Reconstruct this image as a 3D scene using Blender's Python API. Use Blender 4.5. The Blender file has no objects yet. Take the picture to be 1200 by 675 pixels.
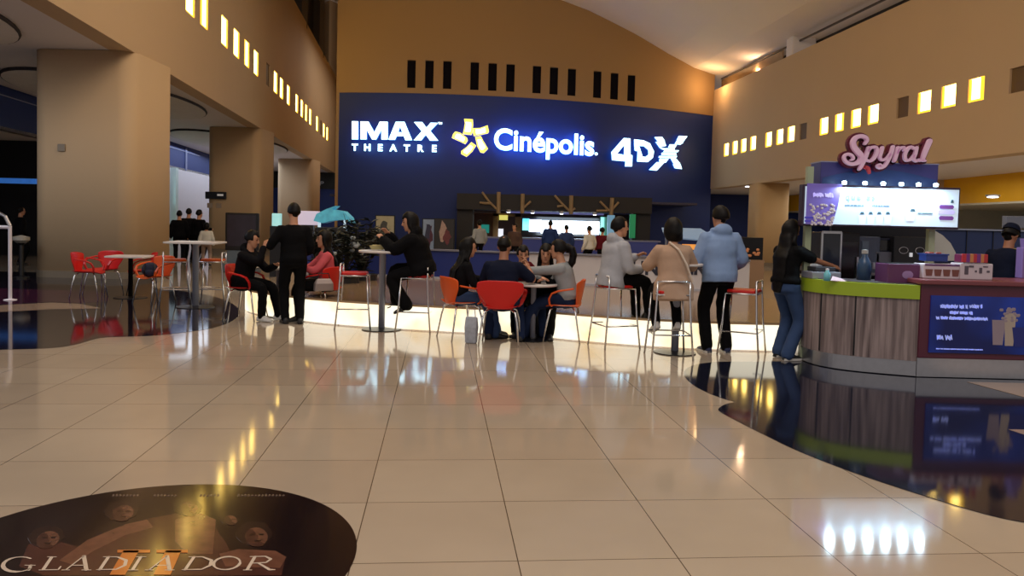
import bpy, bmesh, math, random
from mathutils import Vector, Matrix, Euler, noise
random.seed(7)
R = math.radians
D = bpy.data
SC = bpy.context.scene
COL = SC.collection

# ---------------------------------------------------------------- camera, world, exposure
cam_d = D.cameras.new('camera'); cam = D.objects.new('camera', cam_d); COL.objects.link(cam)
cam_d.sensor_width = 36.0; cam_d.lens = 27.0; cam_d.shift_y = -0.03
cam_d.clip_start = 0.05; cam_d.clip_end = 300
PITCH, ROLL = R(2.5), R(1.43)
CM = Matrix.Rotation(math.pi/2 - PITCH, 3, 'X') @ Matrix.Rotation(ROLL, 3, 'Z')
cam.matrix_world = Matrix.Translation((0, 0, 1.5)) @ CM.to_4x4()
SC.camera = cam
SC.view_settings.view_transform = 'Standard'; SC.view_settings.look = 'None'
SC.view_settings.gamma = 1.0; SC.view_settings.use_curve_mapping = False
SC.view_settings.exposure = 0.12
W = D.worlds.new('world'); SC.world = W; W.use_nodes = True
W.node_tree.nodes['Background'].inputs[0].default_value = (0.60, 0.55, 0.535, 1)
W.node_tree.nodes['Background'].inputs[1].default_value = 0.62

def area_light(name, loc, size, power, color, rot=(0, 0, 0), sy=None):
    l = D.lights.new(name, 'AREA'); l.size = size; l.energy = power; l.color = color
    if sy: l.shape = 'RECTANGLE'; l.size_y = sy
    o = D.objects.new(name, l); o.location = loc; o.rotation_euler = rot; COL.objects.link(o); return o
def point_light(name, loc, power, color, rad=.1):
    l = D.lights.new(name, 'POINT'); l.energy = power; l.color = color; l.shadow_soft_size = rad
    o = D.objects.new(name, l); o.location = loc; COL.objects.link(o); return o
def spot_light(name, loc, target, power, color, ang=60, rad=.2):
    l = D.lights.new(name, 'SPOT'); l.energy = power; l.color = color; l.shadow_soft_size = rad; l.spot_size = R(ang); l.spot_blend = .6
    o = D.objects.new(name, l); o.location = loc
    o.rotation_euler = (Vector(target) - Vector(loc)).to_track_quat('-Z', 'Y').to_euler(); COL.objects.link(o); return o
WARM = (1.0, .72, .45); COOL = (.75, .85, 1.0)
area_light('column_fill_left', (-12.5, 11.5, 5.1), 3, 230, (.82, .9, 1), sy=5)  # added cool fill that greys the front of the near left column
area_light('rear_hall_fill', (-9.2, 52.5, 12.4), 1.8, 260, (1, .88, .76), sy=13)  # added fill, out of view, lifting the far end of the left gallery wall
area_light('snack_hall_fill', (-1.0, 36.2, 2.45), 3, 45, (1, .75, .5))  # added dim warm fill for the otherwise black snack hall interior
area_light('hall_fill_near', (0.5, 0.5, 9.8), 8, 520, (1, .86, .72))  # added soft overhead fill for the near floor, no visible fitting
area_light('hall_fill_mid', (0, 12, 10.2), 8, 430, (1, .82, .64), rot=(R(18), 0, 0))  # added overhead fill for the middle of the hall, tipped towards the back
area_light('hall_fill_far', (-2, 17, 12.0), 6, 300, (1, .78, .56), rot=(R(40), 0, 0))  # added fill angled at the blue wall, kept out of floor reflections
area_light('aisle_light_left', (-17.0, 21, 5.0), 2, 420, COOL, sy=14)
area_light('aisle_light_left_far', (-16.3, 45, 5.0), 3, 330, COOL, sy=20)
area_light('aisle_light_right', (13.2, 18, 3.3), 2, 150, (1, .95, .85), sy=14)
area_light('aisle_light_right_far', (12.8, 34, 3.3), 2, 110, (1, .9, .75), sy=10)
point_light('cove_uplight', (9.0, 35.6, 8.05), 60, (1, .62, .28), .2)
point_light('cove_uplight_side', (10.15, 33.0, 8.3), 30, (1, .66, .4), .06)

# ---------------------------------------------------------------- helpers
def ray(px, py): return CM @ Vector(((px-600)/900.0, -(py-301.5)/900.0, -1.0))
CO = Vector((0, 0, 1.5))
def fl(px, py, z=0.0):
    d = ray(px, py); return CO + d*((z-1.5)/d.z)
def dp(px, py, Y):
    d = ray(px, py); return CO + d*(Y/d.y)
def Yd(x): return 32.7 + .024*(x+4)**2          # front of the curved blue wall
def wp(px, py, off=0.0):
    Y = 33.0
    for _ in range(12):
        p = dp(px, py, Y); Y = Yd(p.x) - off
    return dp(px, py, Y)
def XL(Y): return -6.5 - .127*Y                 # face of left gallery
def XR(Y): return 13.49 - .109*Y                # face of right gallery

def lin(c):
    c = c/255.0
    return c/12.92 if c <= .04045 else ((c+.055)/1.055)**2.4
def S(r, g, b): return (lin(r), lin(g), lin(b), 1)
MATS = {}
def mat(name, col, rough=.5, metal=0.0, em=None, es=0.0, var=.08, vs=3.0, bump=0.0, bs=40.0, spec=.5, coat=0.0, alpha=1.0, trans=0.0):
    if name in MATS: return MATS[name]
    m = D.materials.new(name); m.use_nodes = True; nt = m.node_tree; b = nt.nodes['Principled BSDF']
    b.inputs['Roughness'].default_value = rough; b.inputs['Metallic'].default_value = metal
    b.inputs['Specular IOR Level'].default_value = spec; b.inputs['Coat Weight'].default_value = coat
    b.inputs['Coat Roughness'].default_value = .05
    if trans: b.inputs['Transmission Weight'].default_value = trans
    tc = nt.nodes.new('ShaderNodeTexCoord'); nz = nt.nodes.new('ShaderNodeTexNoise'); nz.inputs['Scale'].default_value = vs
    nz.inputs['Detail'].default_value = 4
    nt.links.new(tc.outputs['Object'], nz.inputs['Vector'])
    mx = nt.nodes.new('ShaderNodeMix'); mx.data_type = 'RGBA'
    mx.inputs[6].default_value = tuple(c*(1-var) for c in col[:3]) + (1,)
    mx.inputs[7].default_value = tuple(min(1, c*(1+var)) for c in col[:3]) + (1,)
    nt.links.new(nz.outputs['Fac'], mx.inputs[0]); nt.links.new(mx.outputs[2], b.inputs['Base Color'])
    if em: b.inputs['Emission Color'].default_value = em; b.inputs['Emission Strength'].default_value = es
    if bump:
        n2 = nt.nodes.new('ShaderNodeTexNoise'); n2.inputs['Scale'].default_value = bs
        nt.links.new(tc.outputs['Object'], n2.inputs['Vector'])
        bp = nt.nodes.new('ShaderNodeBump'); bp.inputs['Strength'].default_value = bump; bp.inputs['Distance'].default_value = .01
        nt.links.new(n2.outputs['Fac'], bp.inputs['Height']); nt.links.new(bp.outputs['Normal'], b.inputs['Normal'])
    MATS[name] = m; return m

def frame(d):
    d = Vector(d).normalized(); up = Vector((0, 0, 1)) if abs(d.z) < .9 else Vector((0, 1, 0))
    a = d.cross(up).normalized(); return a, a.cross(d).normalized()
class MB:
    def __init__(s): s.v = []; s.f = []; s.m = []; s.cur = 0
    def add(s, vs, fs, M=None):
        o = len(s.v)
        for p in vs: s.v.append(tuple(M @ Vector(p)) if M else tuple(p))
        for f in fs: s.f.append(tuple(i+o for i in f)); s.m.append(s.cur)
        return s
    def box(s, c, d, rz=0.0, M=None):
        x, y, z = d[0]/2, d[1]/2, d[2]/2
        T = Matrix.Translation(c) @ Matrix.Rotation(rz, 4, 'Z')
        if M: T = M @ T
        return s.add([(-x,-y,-z),(x,-y,-z),(x,y,-z),(-x,y,-z),(-x,-y,z),(x,-y,z),(x,y,z),(-x,y,z)],
                     [(0,3,2,1),(4,5,6,7),(0,1,5,4),(1,2,6,5),(2,3,7,6),(3,0,4,7)], T)
    def rings(s, rs, close=True, caps=True):
        n = len(rs[0]); vs = [p for r in rs for p in r]; fs = []
        for i in range(len(rs)-1):
            for j in range(n if close else n-1):
                k = (j+1) % n
                fs.append((i*n+j, i*n+k, (i+1)*n+k, (i+1)*n+j))
        if caps: fs.append(tuple(range(n-1, -1, -1))); fs.append(tuple(range((len(rs)-1)*n, len(rs)*n)))
        return s.add(vs, fs)
    def tube(s, pts, r, n=8, close=False):
        pts = [Vector(p) for p in pts]; rs = r if isinstance(r, (list, tuple)) else [r]*len(pts); out = []
        a = None
        for i, p in enumerate(pts):
            if close: d = pts[(i+1) % len(pts)] - pts[i-1]
            else: d = (pts[min(i+1, len(pts)-1)] - pts[max(i-1, 0)])
            d = d.normalized()
            if a is None: a, b = frame(d)
            else:
                a = (a - d*a.dot(d))
                if a.length < 1e-5: a, b = frame(d)
                a = a.normalized(); b = a.cross(d).normalized()
            out.append([p + a*math.cos(2*math.pi*k/n)*rs[i] + b*math.sin(2*math.pi*k/n)*rs[i] for k in range(n)])
        if close: out.append(out[0]); return s.rings(out, caps=False)
        return s.rings(out)
    def lathe(s, prof, n=24, c=(0, 0, 0)):
        return s.rings([[(c[0]+r*math.cos(2*math.pi*k/n), c[1]+r*math.sin(2*math.pi*k/n), c[2]+z) for k in range(n)] for r, z in prof])
    def ell(s, c, r, n=14, M=None):
        rs = []
        for i in range(1, n):
            t = math.pi*i/n
            rs.append([(c[0]+r[0]*math.sin(t)*math.cos(2*math.pi*k/(2*n)), c[1]+r[1]*math.sin(t)*math.sin(2*math.pi*k/(2*n)), c[2]-r[2]*math.cos(t)) for k in range(2*n)])
        if M: rs = [[tuple(M @ Vector(p)) for p in q] for q in rs]
        return s.rings(rs)
    def prism(s, poly, z0, z1, M=None):
        n = len(poly); ar = sum(poly[i][0]*poly[(i+1) % n][1]-poly[(i+1) % n][0]*poly[i][1] for i in range(n))
        if ar < 0: poly = poly[::-1]
        vs = [(p[0], p[1], z0) for p in poly] + [(p[0], p[1], z1) for p in poly]
        return s.add(vs, [tuple(range(n-1, -1, -1)), tuple(range(n, 2*n))] + [(i, (i+1) % n, n+(i+1) % n, n+i) for i in range(n)], M)
    def quad3(s, a, b, c, d, th, nrm):          # slab from four corners, thickness th against nrm
        n = Vector(nrm).normalized()*th; vs = [Vector(p) for p in (a, b, c, d)]; vs += [p - n for p in vs]
        return s.add(vs, [(0,1,2,3), (7,6,5,4), (0,4,5,1), (1,5,6,2), (2,6,7,3), (3,7,4,0)])
    def stroke(s, pts, w, z0, z1, n=8):         # flat ribbon with round ends, pen width w (float or list)
        ws = w if isinstance(w, (list, tuple)) else [w]*len(pts)
        for i in range(len(pts)-1):
            a, b = Vector(pts[i]), Vector(pts[i+1]); d = b-a
            if d.length < 1e-6: continue
            q = Vector((-d.y, d.x)).normalized(); h0, h1 = ws[i]/2, ws[i+1]/2
            s.prism([tuple(a+q*h0), tuple(a-q*h0), tuple(b-q*h1), tuple(b+q*h1)], z0, z1)
        for i in range(len(pts)):
            p = pts[i]; h = ws[i]/2
            s.prism([(p[0]+h*math.cos(2*math.pi*k/n), p[1]+h*math.sin(2*math.pi*k/n)) for k in range(n)], z0, z1*.999+z0*.001)
        return s
    def build(s, name, mats, parent=None, loc=None, rz=None, smooth=False, bevel=0.0, fix=False, rot=None):
        me = D.meshes.new(name); me.from_pydata(s.v, [], s.f)
        if not isinstance(mats, (list, tuple)): mats = [mats]
        for m in mats: me.materials.append(m)
        me.polygons.foreach_set('material_index', s.m)
        if smooth: me.polygons.foreach_set('use_smooth', [True]*len(s.f))
        bm = bmesh.new(); bm.from_mesh(me)
        if fix: bmesh.ops.recalc_face_normals(bm, faces=bm.faces)
        bm.to_mesh(me); bm.free(); me.update()
        o = D.objects.new(name, me); COL.objects.link(o)
        if parent: o.parent = parent
        if loc is not None: o.location = loc
        if rz is not None: o.rotation_euler = (0, 0, rz)
        if rot is not None: o.rotation_euler = rot
        if bevel:
            b = o.modifiers.new('bevel', 'BEVEL'); b.width = bevel; b.segments = 2; b.limit_method = 'ANGLE'; b.angle_limit = R(40)
        return o
def tag(o, label=None, cat=None, group=None, kind=None):
    if label: o['label'] = label
    if cat: o['category'] = cat
    if group: o['group'] = group
    if kind: o['kind'] = kind
    return o
def thing(name, label, cat, loc=(0, 0, 0), rz=0.0, group=None):
    o = D.objects.new(name, None); o.empty_display_size = .1; COL.objects.link(o); o.location = loc; o.rotation_euler = (0, 0, rz)
    return tag(o, label, cat, group)
def struct(o): o['kind'] = 'structure'; return o
def dup(root, loc, rz, label=None, group=None):
    r = root.copy(); COL.objects.link(r); r.location = loc; r.rotation_euler = (0, 0, rz)
    if label: r['label'] = label
    if group: r['group'] = group
    for ch in list(root.children):
        c = ch.copy(); COL.objects.link(c); c.parent = r
        for g in list(ch.children):
            d = g.copy(); COL.objects.link(d); d.parent = c
    return r
def bake(o):
    dg = bpy.context.evaluated_depsgraph_get(); dg.update()
    me = D.meshes.new_from_object(o.evaluated_get(dg)); old = o.data
    o.modifiers.clear(); o.data = me; D.meshes.remove(old); return o
def text_mb(txt, size, off=0.0, shear=0.0, ext=.01, spacing=1.0, align='LEFT'):
    c = D.curves.new('txt', 'FONT'); c.body = txt; c.size = size; c.offset = off; c.shear = shear; c.extrude = ext
    c.space_character = spacing; c.align_x = align; c.resolution_u = 4
    o = D.objects.new('txt', c); COL.objects.link(o)
    dg = bpy.context.evaluated_depsgraph_get(); dg.update()
    me = D.meshes.new_from_object(o.evaluated_get(dg))
    m = MB(); m.add([tuple(v.co) for v in me.vertices], [tuple(p.vertices) for p in me.polygons])
    D.objects.remove(o); D.curves.remove(c); D.meshes.remove(me); return m
def warp(mb, fn):
    mb.v = [tuple(fn(Vector(p))) for p in mb.v]; return mb

# ---------------------------------------------------------------- materials
M_tan = mat('tan_plaster', S(200, 172, 136), .75, bump=.15, bs=8, var=.04, vs=.5)
M_drum = mat('ochre_plaster', S(158, 126, 86), .8, var=.05, vs=.4)
M_blue = mat('navy_wall_paint', S(14, 42, 112), .6, var=.06, vs=.6)
M_ceil = mat('pale_vault_plaster', S(240, 230, 222), .8, var=.04, vs=.3)
M_soffit = mat('soffit_white', S(232, 226, 226), .8, var=.03, vs=.3)
M_white = mat('white_wall', S(225, 220, 228), .7, var=.02)
M_dark = mat('black_gloss', S(16, 16, 20), .3)
M_glassd = mat('dark_glazing', S(30, 28, 30), .15)
M_yel = mat('yellow_paint', S(235, 175, 10), .6, var=.03)
M_chrome = mat('chrome', (.72, .72, .74, 1), .22, 1.0, var=.03)
M_steel = mat('brushed_steel', (.55, .55, .58, 1), .35, 1.0, var=.1, vs=20)
M_red = mat('red_plastic', S(205, 26, 22), .38, var=.04)
M_orange = mat('orange_plastic', S(226, 88, 20), .38, var=.04)
M_pole = mat('pale_grey_enamel', S(150, 154, 172), .35)
M_top = mat('white_laminate', S(222, 216, 214), .3, var=.02)

def floor_mat():
    m = D.materials.new('polished_tile_floor'); m.use_nodes = True; nt = m.node_tree; b = nt.nodes['Principled BSDF']
    tc = nt.nodes.new('ShaderNodeTexCoord'); mp = nt.nodes.new('ShaderNodeMapping')
    a = R(5.4); T = .733; ox, oy = .06, 3.36
    # tile axes: along (-sin a, cos a)
    mp.vector_type = 'TEXTURE'; mp.inputs['Location'].default_value = (ox, oy, 0); mp.inputs['Rotation'].default_value = (0, 0, a)
    nt.links.new(tc.outputs['Object'], mp.inputs['Vector'])
    br = nt.nodes.new('ShaderNodeTexBrick'); br.offset = 0.0; br.squash = 1.0
    br.inputs['Color1'].default_value = S(192, 176, 156); br.inputs['Color2'].default_value = S(184, 166, 146)
    br.inputs['Mortar'].default_value = S(92, 76, 60); br.inputs['Scale'].default_value = 1.0
    br.inputs['Mortar Size'].default_value = .0028; br.inputs['Mortar Smooth'].default_value = .1; br.inputs['Bias'].default_value = -.2
    br.inputs['Brick Width'].default_value = T; br.inputs['Row Height'].default_value = T
    nt.links.new(mp.outputs[0], br.inputs['Vector'])
    nz = nt.nodes.new('ShaderNodeTexNoise'); nz.inputs['Scale'].default_value = .9; nz.inputs['Detail'].default_value = 3
    nt.links.new(tc.outputs['Object'], nz.inputs['Vector'])
    mx = nt.nodes.new('ShaderNodeMix'); mx.data_type = 'RGBA'; mx.blend_type = 'MULTIPLY'; mx.inputs[0].default_value = .35
    nt.links.new(br.outputs['Color'], mx.inputs[6]); nt.links.new(nz.outputs['Color'], mx.inputs[7])
    hv = nt.nodes.new('ShaderNodeHueSaturation'); hv.inputs['Saturation'].default_value = 0
    nt.links.new(nz.outputs['Color'], hv.inputs['Color']); nt.links.new(hv.outputs['Color'], mx.inputs[7])
    nt.links.new(mx.outputs[2], b.inputs['Base Color'])
    b.inputs['Roughness'].default_value = .075; b.inputs['IOR'].default_value = 1.46
    n2 = nt.nodes.new('ShaderNodeTexNoise'); n2.inputs['Scale'].default_value = 1.6; n2.inputs['Detail'].default_value = 1
    nt.links.new(tc.outputs['Object'], n2.inputs['Vector'])
    bp = nt.nodes.new('ShaderNodeBump'); bp.inputs['Strength'].default_value = .04; bp.inputs['Distance'].default_value = .02
    nt.links.new(n2.outputs['Fac'], bp.inputs['Height']); nt.links.new(bp.outputs['Normal'], b.inputs['Normal'])
    return m
M_floor = floor_mat()

# ---------------------------------------------------------------- structure
struct(MB().box((0, 30, -.1), (60, 84, .2)).build('floor', M_floor))
zl0, zl1 = 5.2, 12.8
def wall_slab(X, Y0, Y1, z0, z1, th, m, name, holes, hw, hz0, hz1):
    """gallery wall along Y with square niches; holes = centre Ys"""
    mb = MB(); sgn = -1 if th < 0 else 1
    def q(Ya, Yb, za, zb):
        a, b = X(Ya), X(Yb)
        vs = [(a, Ya, za), (b, Yb, za), (b, Yb, zb), (a, Ya, zb), (a+th, Ya, za), (b+th, Yb, za), (b+th, Yb, zb), (a+th, Ya, zb)]
        mb.add(vs, [(0,1,2,3), (7,6,5,4), (0,4,5,1), (3,2,6,7), (0,3,7,4), (1,5,6,2)])
    q(Y0, Y1, z0, hz0); q(Y0, Y1, hz1, z1)
    ys = Y0
    for h in sorted(holes): q(ys, h-hw/2, hz0, hz1); ys = h+hw/2
    q(ys, Y1, hz0, hz1)
    return struct(mb.build(name, m, fix=True))
def YfromL(px, X): # depth where a vertical at px meets the wall line
    lo, hi = 3.0, 80.0
    for _ in range(50):
        m = (lo+hi)/2; p = dp(px, 200, m)
        inside = p.x > X(m) if X is XL else p.x < X(m)
        lo, hi = (m, hi) if inside else (lo, m)
    return (lo+hi)/2
lw = [(222,1),(238,2),(262,1),(276,1),(288,2),(299,1),(313,0),(322,1),(329,1),(337,1),(347,1),(353,1),(358,2),(363,1),(371,1),(375.5,0),(379,1),(383,1)]
rw = [(1188,0),(1139,2),(1107,1),(1079,1),(1054,0),(1020,1),(1000,1),(981,2),(963,1),(939,0),(925,1),(912,1),(899,1),(881,1),(870,1),(860,1),(850,1)]
LY = [(YfromL(p, XL), k) for p, k in lw]; RY = [(YfromL(p, XR), k) for p, k in rw]
# out of view to the side the row goes on in the same rhythm
for y in (19.6, 18.0, 15.0, 13.5): LY.append((y, 1))
for y in (16.2, 15.2, 14.2, 12.0, 11.0): RY.append((y, 1))
wall_slab(XL, 7, 61.5, zl0, zl1, -.5, M_tan, 'wall_left', [y for y, k in LY], .85, 7.2, 8.15)
wall_slab(XR, 5, 37.2, 3.42, 8.1, .5, M_tan, 'wall_right', [y for y, k in RY], .56, 4.82, 5.4)
M_lit = mat('lit_niche_glass', S(255, 220, 120), .4, em=(1, .70, .17, 1), es=9.0)
M_lity = mat('lit_niche_yellow_glass', S(255, 210, 40), .4, em=(1, .58, .03, 1), es=1.6)
M_niche = mat('unlit_niche_glass', S(110, 84, 48), .5)
def niche(X, Y, k, w, z0, z1, th, side):
    a = math.atan(X(1)-X(0))
    t = thing('wall_niche', '', 'niche window', (X(Y)+th*.14, Y, z0), -a if True else 0)
    mm = {0: M_niche, 1: M_lit, 2: M_lit}[k]
    MB().box((0, 0, (z1-z0)/2), (.04, w, z1-z0)).build('glass_panel', mm, t)
    if k:
        MB().box((-.03 if th > 0 else .03, w/2-.03, (z1-z0)/2), (.03, .05, z1-z0-.02)).build('yellow_reveal', M_lity, t)
        MB().box((-.03 if th > 0 else .03, 0, .03), (.03, w-.12, .05)).build('yellow_sill', M_lity, t)
        if k == 2: MB().box((-.05 if th > 0 else .05, -w*.36, (z1-z0)*.5), (.02, w*.24, (z1-z0)*.98)).build('yellow_pane', M_lity, t)
    return t
ordn = ['nearest', 'second nearest', 'third nearest', 'fourth nearest', 'fifth nearest', 'sixth nearest', 'seventh nearest', 'eighth nearest', 'ninth nearest', 'tenth nearest', 'eleventh nearest', 'twelfth nearest', 'thirteenth nearest', 'fourteenth nearest', 'fifteenth nearest', 'sixteenth nearest', 'seventeenth nearest', 'eighteenth nearest']
for (Y, k), n in zip(LY[:18], ordn):
    t = niche(XL, Y, k, .85, 7.2, 8.15, -.5, 'L')
    tag(t, ('dark unlit' if k == 0 else 'glowing square with a yellow edge,' if k == 2 else 'glowing white square,') + ' window niche in the left gallery, %s in view' % n, group='windows along the left gallery')
for (Y, k), n in zip(RY[:17], ordn):
    t = niche(XR, Y, k, .56, 4.82, 5.4, .5, 'R')
    tag(t, ('brown unlit' if k == 0 else 'glowing square with a yellow half,' if k == 2 else 'glowing pale square,') + ' window niche in the right gallery, %s in view' % n, group='windows along the right gallery')
for (Y, k) in LY[18:]: tag(niche(XL, Y, k, .85, 7.2, 8.15, -.5, 'L'), 'glowing window niche of the left gallery above the frame, %s' % ({19.6: 'just before the visible row', 18.0: 'second before the visible row', 15.0: 'third before the visible row', 13.5: 'the nearest one of all'}[Y]), group='left gallery niches out of view')
for (Y, k) in RY[17:]: tag(niche(XR, Y, k, .56, 4.82, 5.4, .5, 'R'), 'glowing window niche of the right gallery beyond the right edge, %s' % ({16.2: 'just past the brown one', 15.2: 'second past the brown one', 14.2: 'third past the brown one', 12.0: 'fourth past the brown one', 11.0: 'the nearest one of all'}[Y]), group='right gallery niches out of view')

# drum front wall (blue below, ochre above) with slot windows and a portal
def drum_band(x0, x1, z0, z1, m, name, n=40, off=0.0, th=.5):
    mb = MB(); r = []
    for i in range(n+1):
        x = x0+(x1-x0)*i/n; y = Yd(x)-off
        r.append([(x, y, z0), (x, y, z1), (x, y+th, z1), (x, y+th, z0)])
    mb.rings(r)
    return struct(mb.build(name, m, fix=True))
DX0 = wp(393, 200).x; DX1 = 9.48
px0, px1 = wp(553, 260).x, wp(742, 260).x
drum_band(DX0, DX1, 2.05, 6.9, M_blue, 'wall_back')
drum_band(DX0, px0, 0, 2.05, M_blue, 'wall_back_left', 12)
drum_band(px1, DX1, 0, 2.05, M_blue, 'wall_back_right', 12)
slots = [482, 503, 524, 556, 577, 598, 629, 649, 670, 700, 720, 740]
drum_band(DX0, DX1, 6.9, 7.12, M_drum, 'wall_back_upper_sill', off=.03)
drum_band(DX0, DX1, 8.28, 20, M_drum, 'wall_back_upper', off=.03)
xs = DX0
M_slot = mat('slot_window_glass', S(22, 20, 26), .9, spec=.05)
for i, p in enumerate(slots):
    c = wp(p, 95).x; w = .36
    drum_band(xs, c-w/2, 7.12, 8.28, M_drum, 'wall_back_pier', 4, off=.03); xs = c+w/2
    t = thing('slot_window', 'tall dark slot window above the blue wall, %s from the left' % ['first', 'second', 'third', 'fourth', 'fifth', 'sixth', 'seventh', 'eighth', 'ninth', 'tenth', 'eleventh', 'twelfth'][i], 'window', (c, Yd(c)+.12, 7.12), group='slot windows above the blue wall')
    MB().box((0, 0, .58), (w, .03, 1.16)).build('glass', M_slot, t)
    MB().box((0, -.03, .015), (w, .05, .03)).build('sill', M_slot, t)
drum_band(xs, DX1, 7.12, 8.28, M_drum, 'wall_back_pier', 6, off=.03)
struct(MB().box((DX0+.25, 47, 10), (.5, 28, 20)).build('wall_back_return', M_drum))
# end walls beside the drum
struct(MB().box((-17, 61.6, 1.95), (20, .3, 3.9)).build('wall_end_left', M_blue))
eb = struct(MB().box((-17, 61.5, 4.55), (20, .3, 1.3)).build('wall_end_left_band', mat('charcoal_fascia', S(24, 30, 30), .6)))
struct(MB().box((-17, 61.7, 12.6), (20, .3, 15)).build('wall_end_left_upper', M_drum))
struct(MB().box((14, 43, 1.75), (12, .3, 3.5)).build('wall_end_right', M_blue))
# ceiling vault
prof = [(0, 8.72), (.06, 8.85), (.11, 9.0), (.174, 9.45), (.25, 10.1), (.35, 10.85), (.44, 11.35), (.6, 13.2), (.75, 15.4), (.9, 18), (1.05, 19.5)]
mb = MB(); r = []
for Y in [6+56*i/14 for i in range(15)]:
    a, b = XR(Y)+1.3, XL(Y)-1.0
    r.append([(a+(b-a)*t, Y, z) for t, z in prof] + [(a+(b-a)*t, Y, z+.3) for t, z in prof[::-1]])
mb.rings(r); struct(mb.build('ceiling', M_ceil, smooth=False, fix=True))
# clerestories
def strip(X, off, Y0, Y1, z0, z1, m, name, th=.15):
    mb = MB(); vs = []
    for z in (z0, z1):
        vs += [(X(Y0)+off, Y0, z), (X(Y1)+off, Y1, z), (X(Y1)+off+th, Y1, z), (X(Y0)+off+th, Y0, z)]
    mb.add(vs, [(0,1,2,3), (7,6,5,4), (0,4,5,1), (1,5,6,2), (2,6,7,3), (3,7,4,0)])
    return struct(mb.build(name, m, fix=True))
strip(XR, 1.1, 6, 37, 8.1, 9.1, M_glassd, 'window_1')
strip(XR, .3, 6, 37, 8.62, 8.68, mat('rail_grey', S(90, 84, 80), .4, .5), 'trim_1', .06)
strip(XR, .33, 30.6, 37, 8.12, 8.6, mat('glass_balustrade', S(120, 96, 70), .1), 'trim_2', .02)
for Y in (29.6, 20.5, 11.5): struct(MB().box((XR(Y)+.55, Y, 8.5), (.9, .7, 1.2)).build('trim_3', M_soffit, bevel=.05))
strip(XL, -.7, 7, 61, 12.8, 19.6, M_glassd, 'window_2')
for Y in (52.5, 44.5, 36, 27): struct(MB().box((XL(Y)-.35, Y, 16.0), (.6, 1.2, 7)).build('trim_4', mat('grey_mullion', S(86, 80, 80), .7)))
# left aisle
def XA(Y): return -16.6-.133*(Y-33.6)
def poly_slab(pts, z0, z1, m, name): return struct(MB().prism(pts, z0, z1).build(name, m, fix=True))
poly_slab([(XL(5)-.49, 5), (XL(61.5)-.49, 61.5), (XA(61.5)-.2, 61.5), (XA(5)-.2, 5)], 5.21, 5.5, M_soffit, 'ceiling_left_aisle')
strip(XA, -.2, 5, 61.5, 3.9, 5.2, M_blue, 'trim_5', .2)
strip(XA, -.18, 38.6, 61.5, 0, 3.9, M_white, 'wall_left_aisle', .18)
poly_slab([(XA(5), 5), (XA(61.5), 61.5), (-32, 61.5), (-32, 5)], 3.9, 4.0, M_soffit, 'ceiling_left_shop')
struct(MB().box((-24.5, 38.9, 1.95), (15, .3, 3.9)).build('wall_recess', mat('pale_recess_wall', S(215, 232, 230), .7)))
struct(MB().box((-22, 22, 1.95), (.3, 32, 3.9)).build('wall_shop', mat('dark_shop_wall', S(14, 16, 24), .6)))
area_light('recess_light', (-19.4, 36.6, 3.85), 2.0, 90, (.6, .95, 1.0))
strip(XA, .02, 5, 44, 4.9, 4.93, mat('pale_trim', S(150, 155, 190), .5), 'trim_6', .02)
for yy in (41.3,): struct(MB().box((XA(yy)+.05, yy, 4.5), (.06, .1, 1.2)).build('trim_7', mat('pale_trim', S(150, 155, 190), .5)))
# ceiling coves in left aisle: thin rings recessed under the soffit
M_cove = mat('cove_shadow_gap', S(48, 44, 52), .7)
M_covel = mat('cove_panel', S(225, 220, 214), .8)
for i, (cx, cy, rx, ry) in enumerate([(-12.6, 24.5, 2.1, 4.6), (-14.0, 38.5, 2.1, 5.5), (-11.6, 13.0, 2.0, 4.0)]):
    pts = [(cx+rx*math.cos(2*math.pi*k/48), cy+ry*math.sin(2*math.pi*k/48), 5.17) for k in range(48)]
    mb = MB(); mb.prism([(p[0], p[1]) for p in pts], 5.12, 5.2); struct(mb.build('ceiling_cove', M_covel, fix=True))
    mb = MB(); mb.tube(pts, .05, 6, close=True); struct(mb.build('ceiling_cove_gap', M_cove))
# right aisle
poly_slab([(XR(5)+.49, 5), (XR(37.2)+.49, 37.2), (XR(37.2), 37.2), (XR(43), 43), (15.2, 43), (15.2, 5)], 3.43, 3.6, M_soffit, 'ceiling_right_aisle')
struct(MB().box((15.3, 24, 3.0), (.2, 38, .88)).build('trim_8', M_yel))
poly_slab([(15.2, 5), (15.2, 43), (24, 43), (24, 5)], 2.5, 2.56, mat('low_ceiling_white', S(205, 200, 185), .8), 'ceiling_right_shop')
struct(MB().box((21, 24, 1.25), (.2, 38, 2.5)).build('wall_right_shop', mat('pale_shop_wall', S(190, 188, 175), .7)))
struct(MB().box((18, 31, 1.25), (6, .2, 2.5)).build('wall_right_shop_end', mat('pale_shop_wall', S(190, 188, 175), .7)))
struct(MB().box((13.1, 27.5, 3.22), (4.2, .5, .4)).build('trim_9', M_tan))
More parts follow.
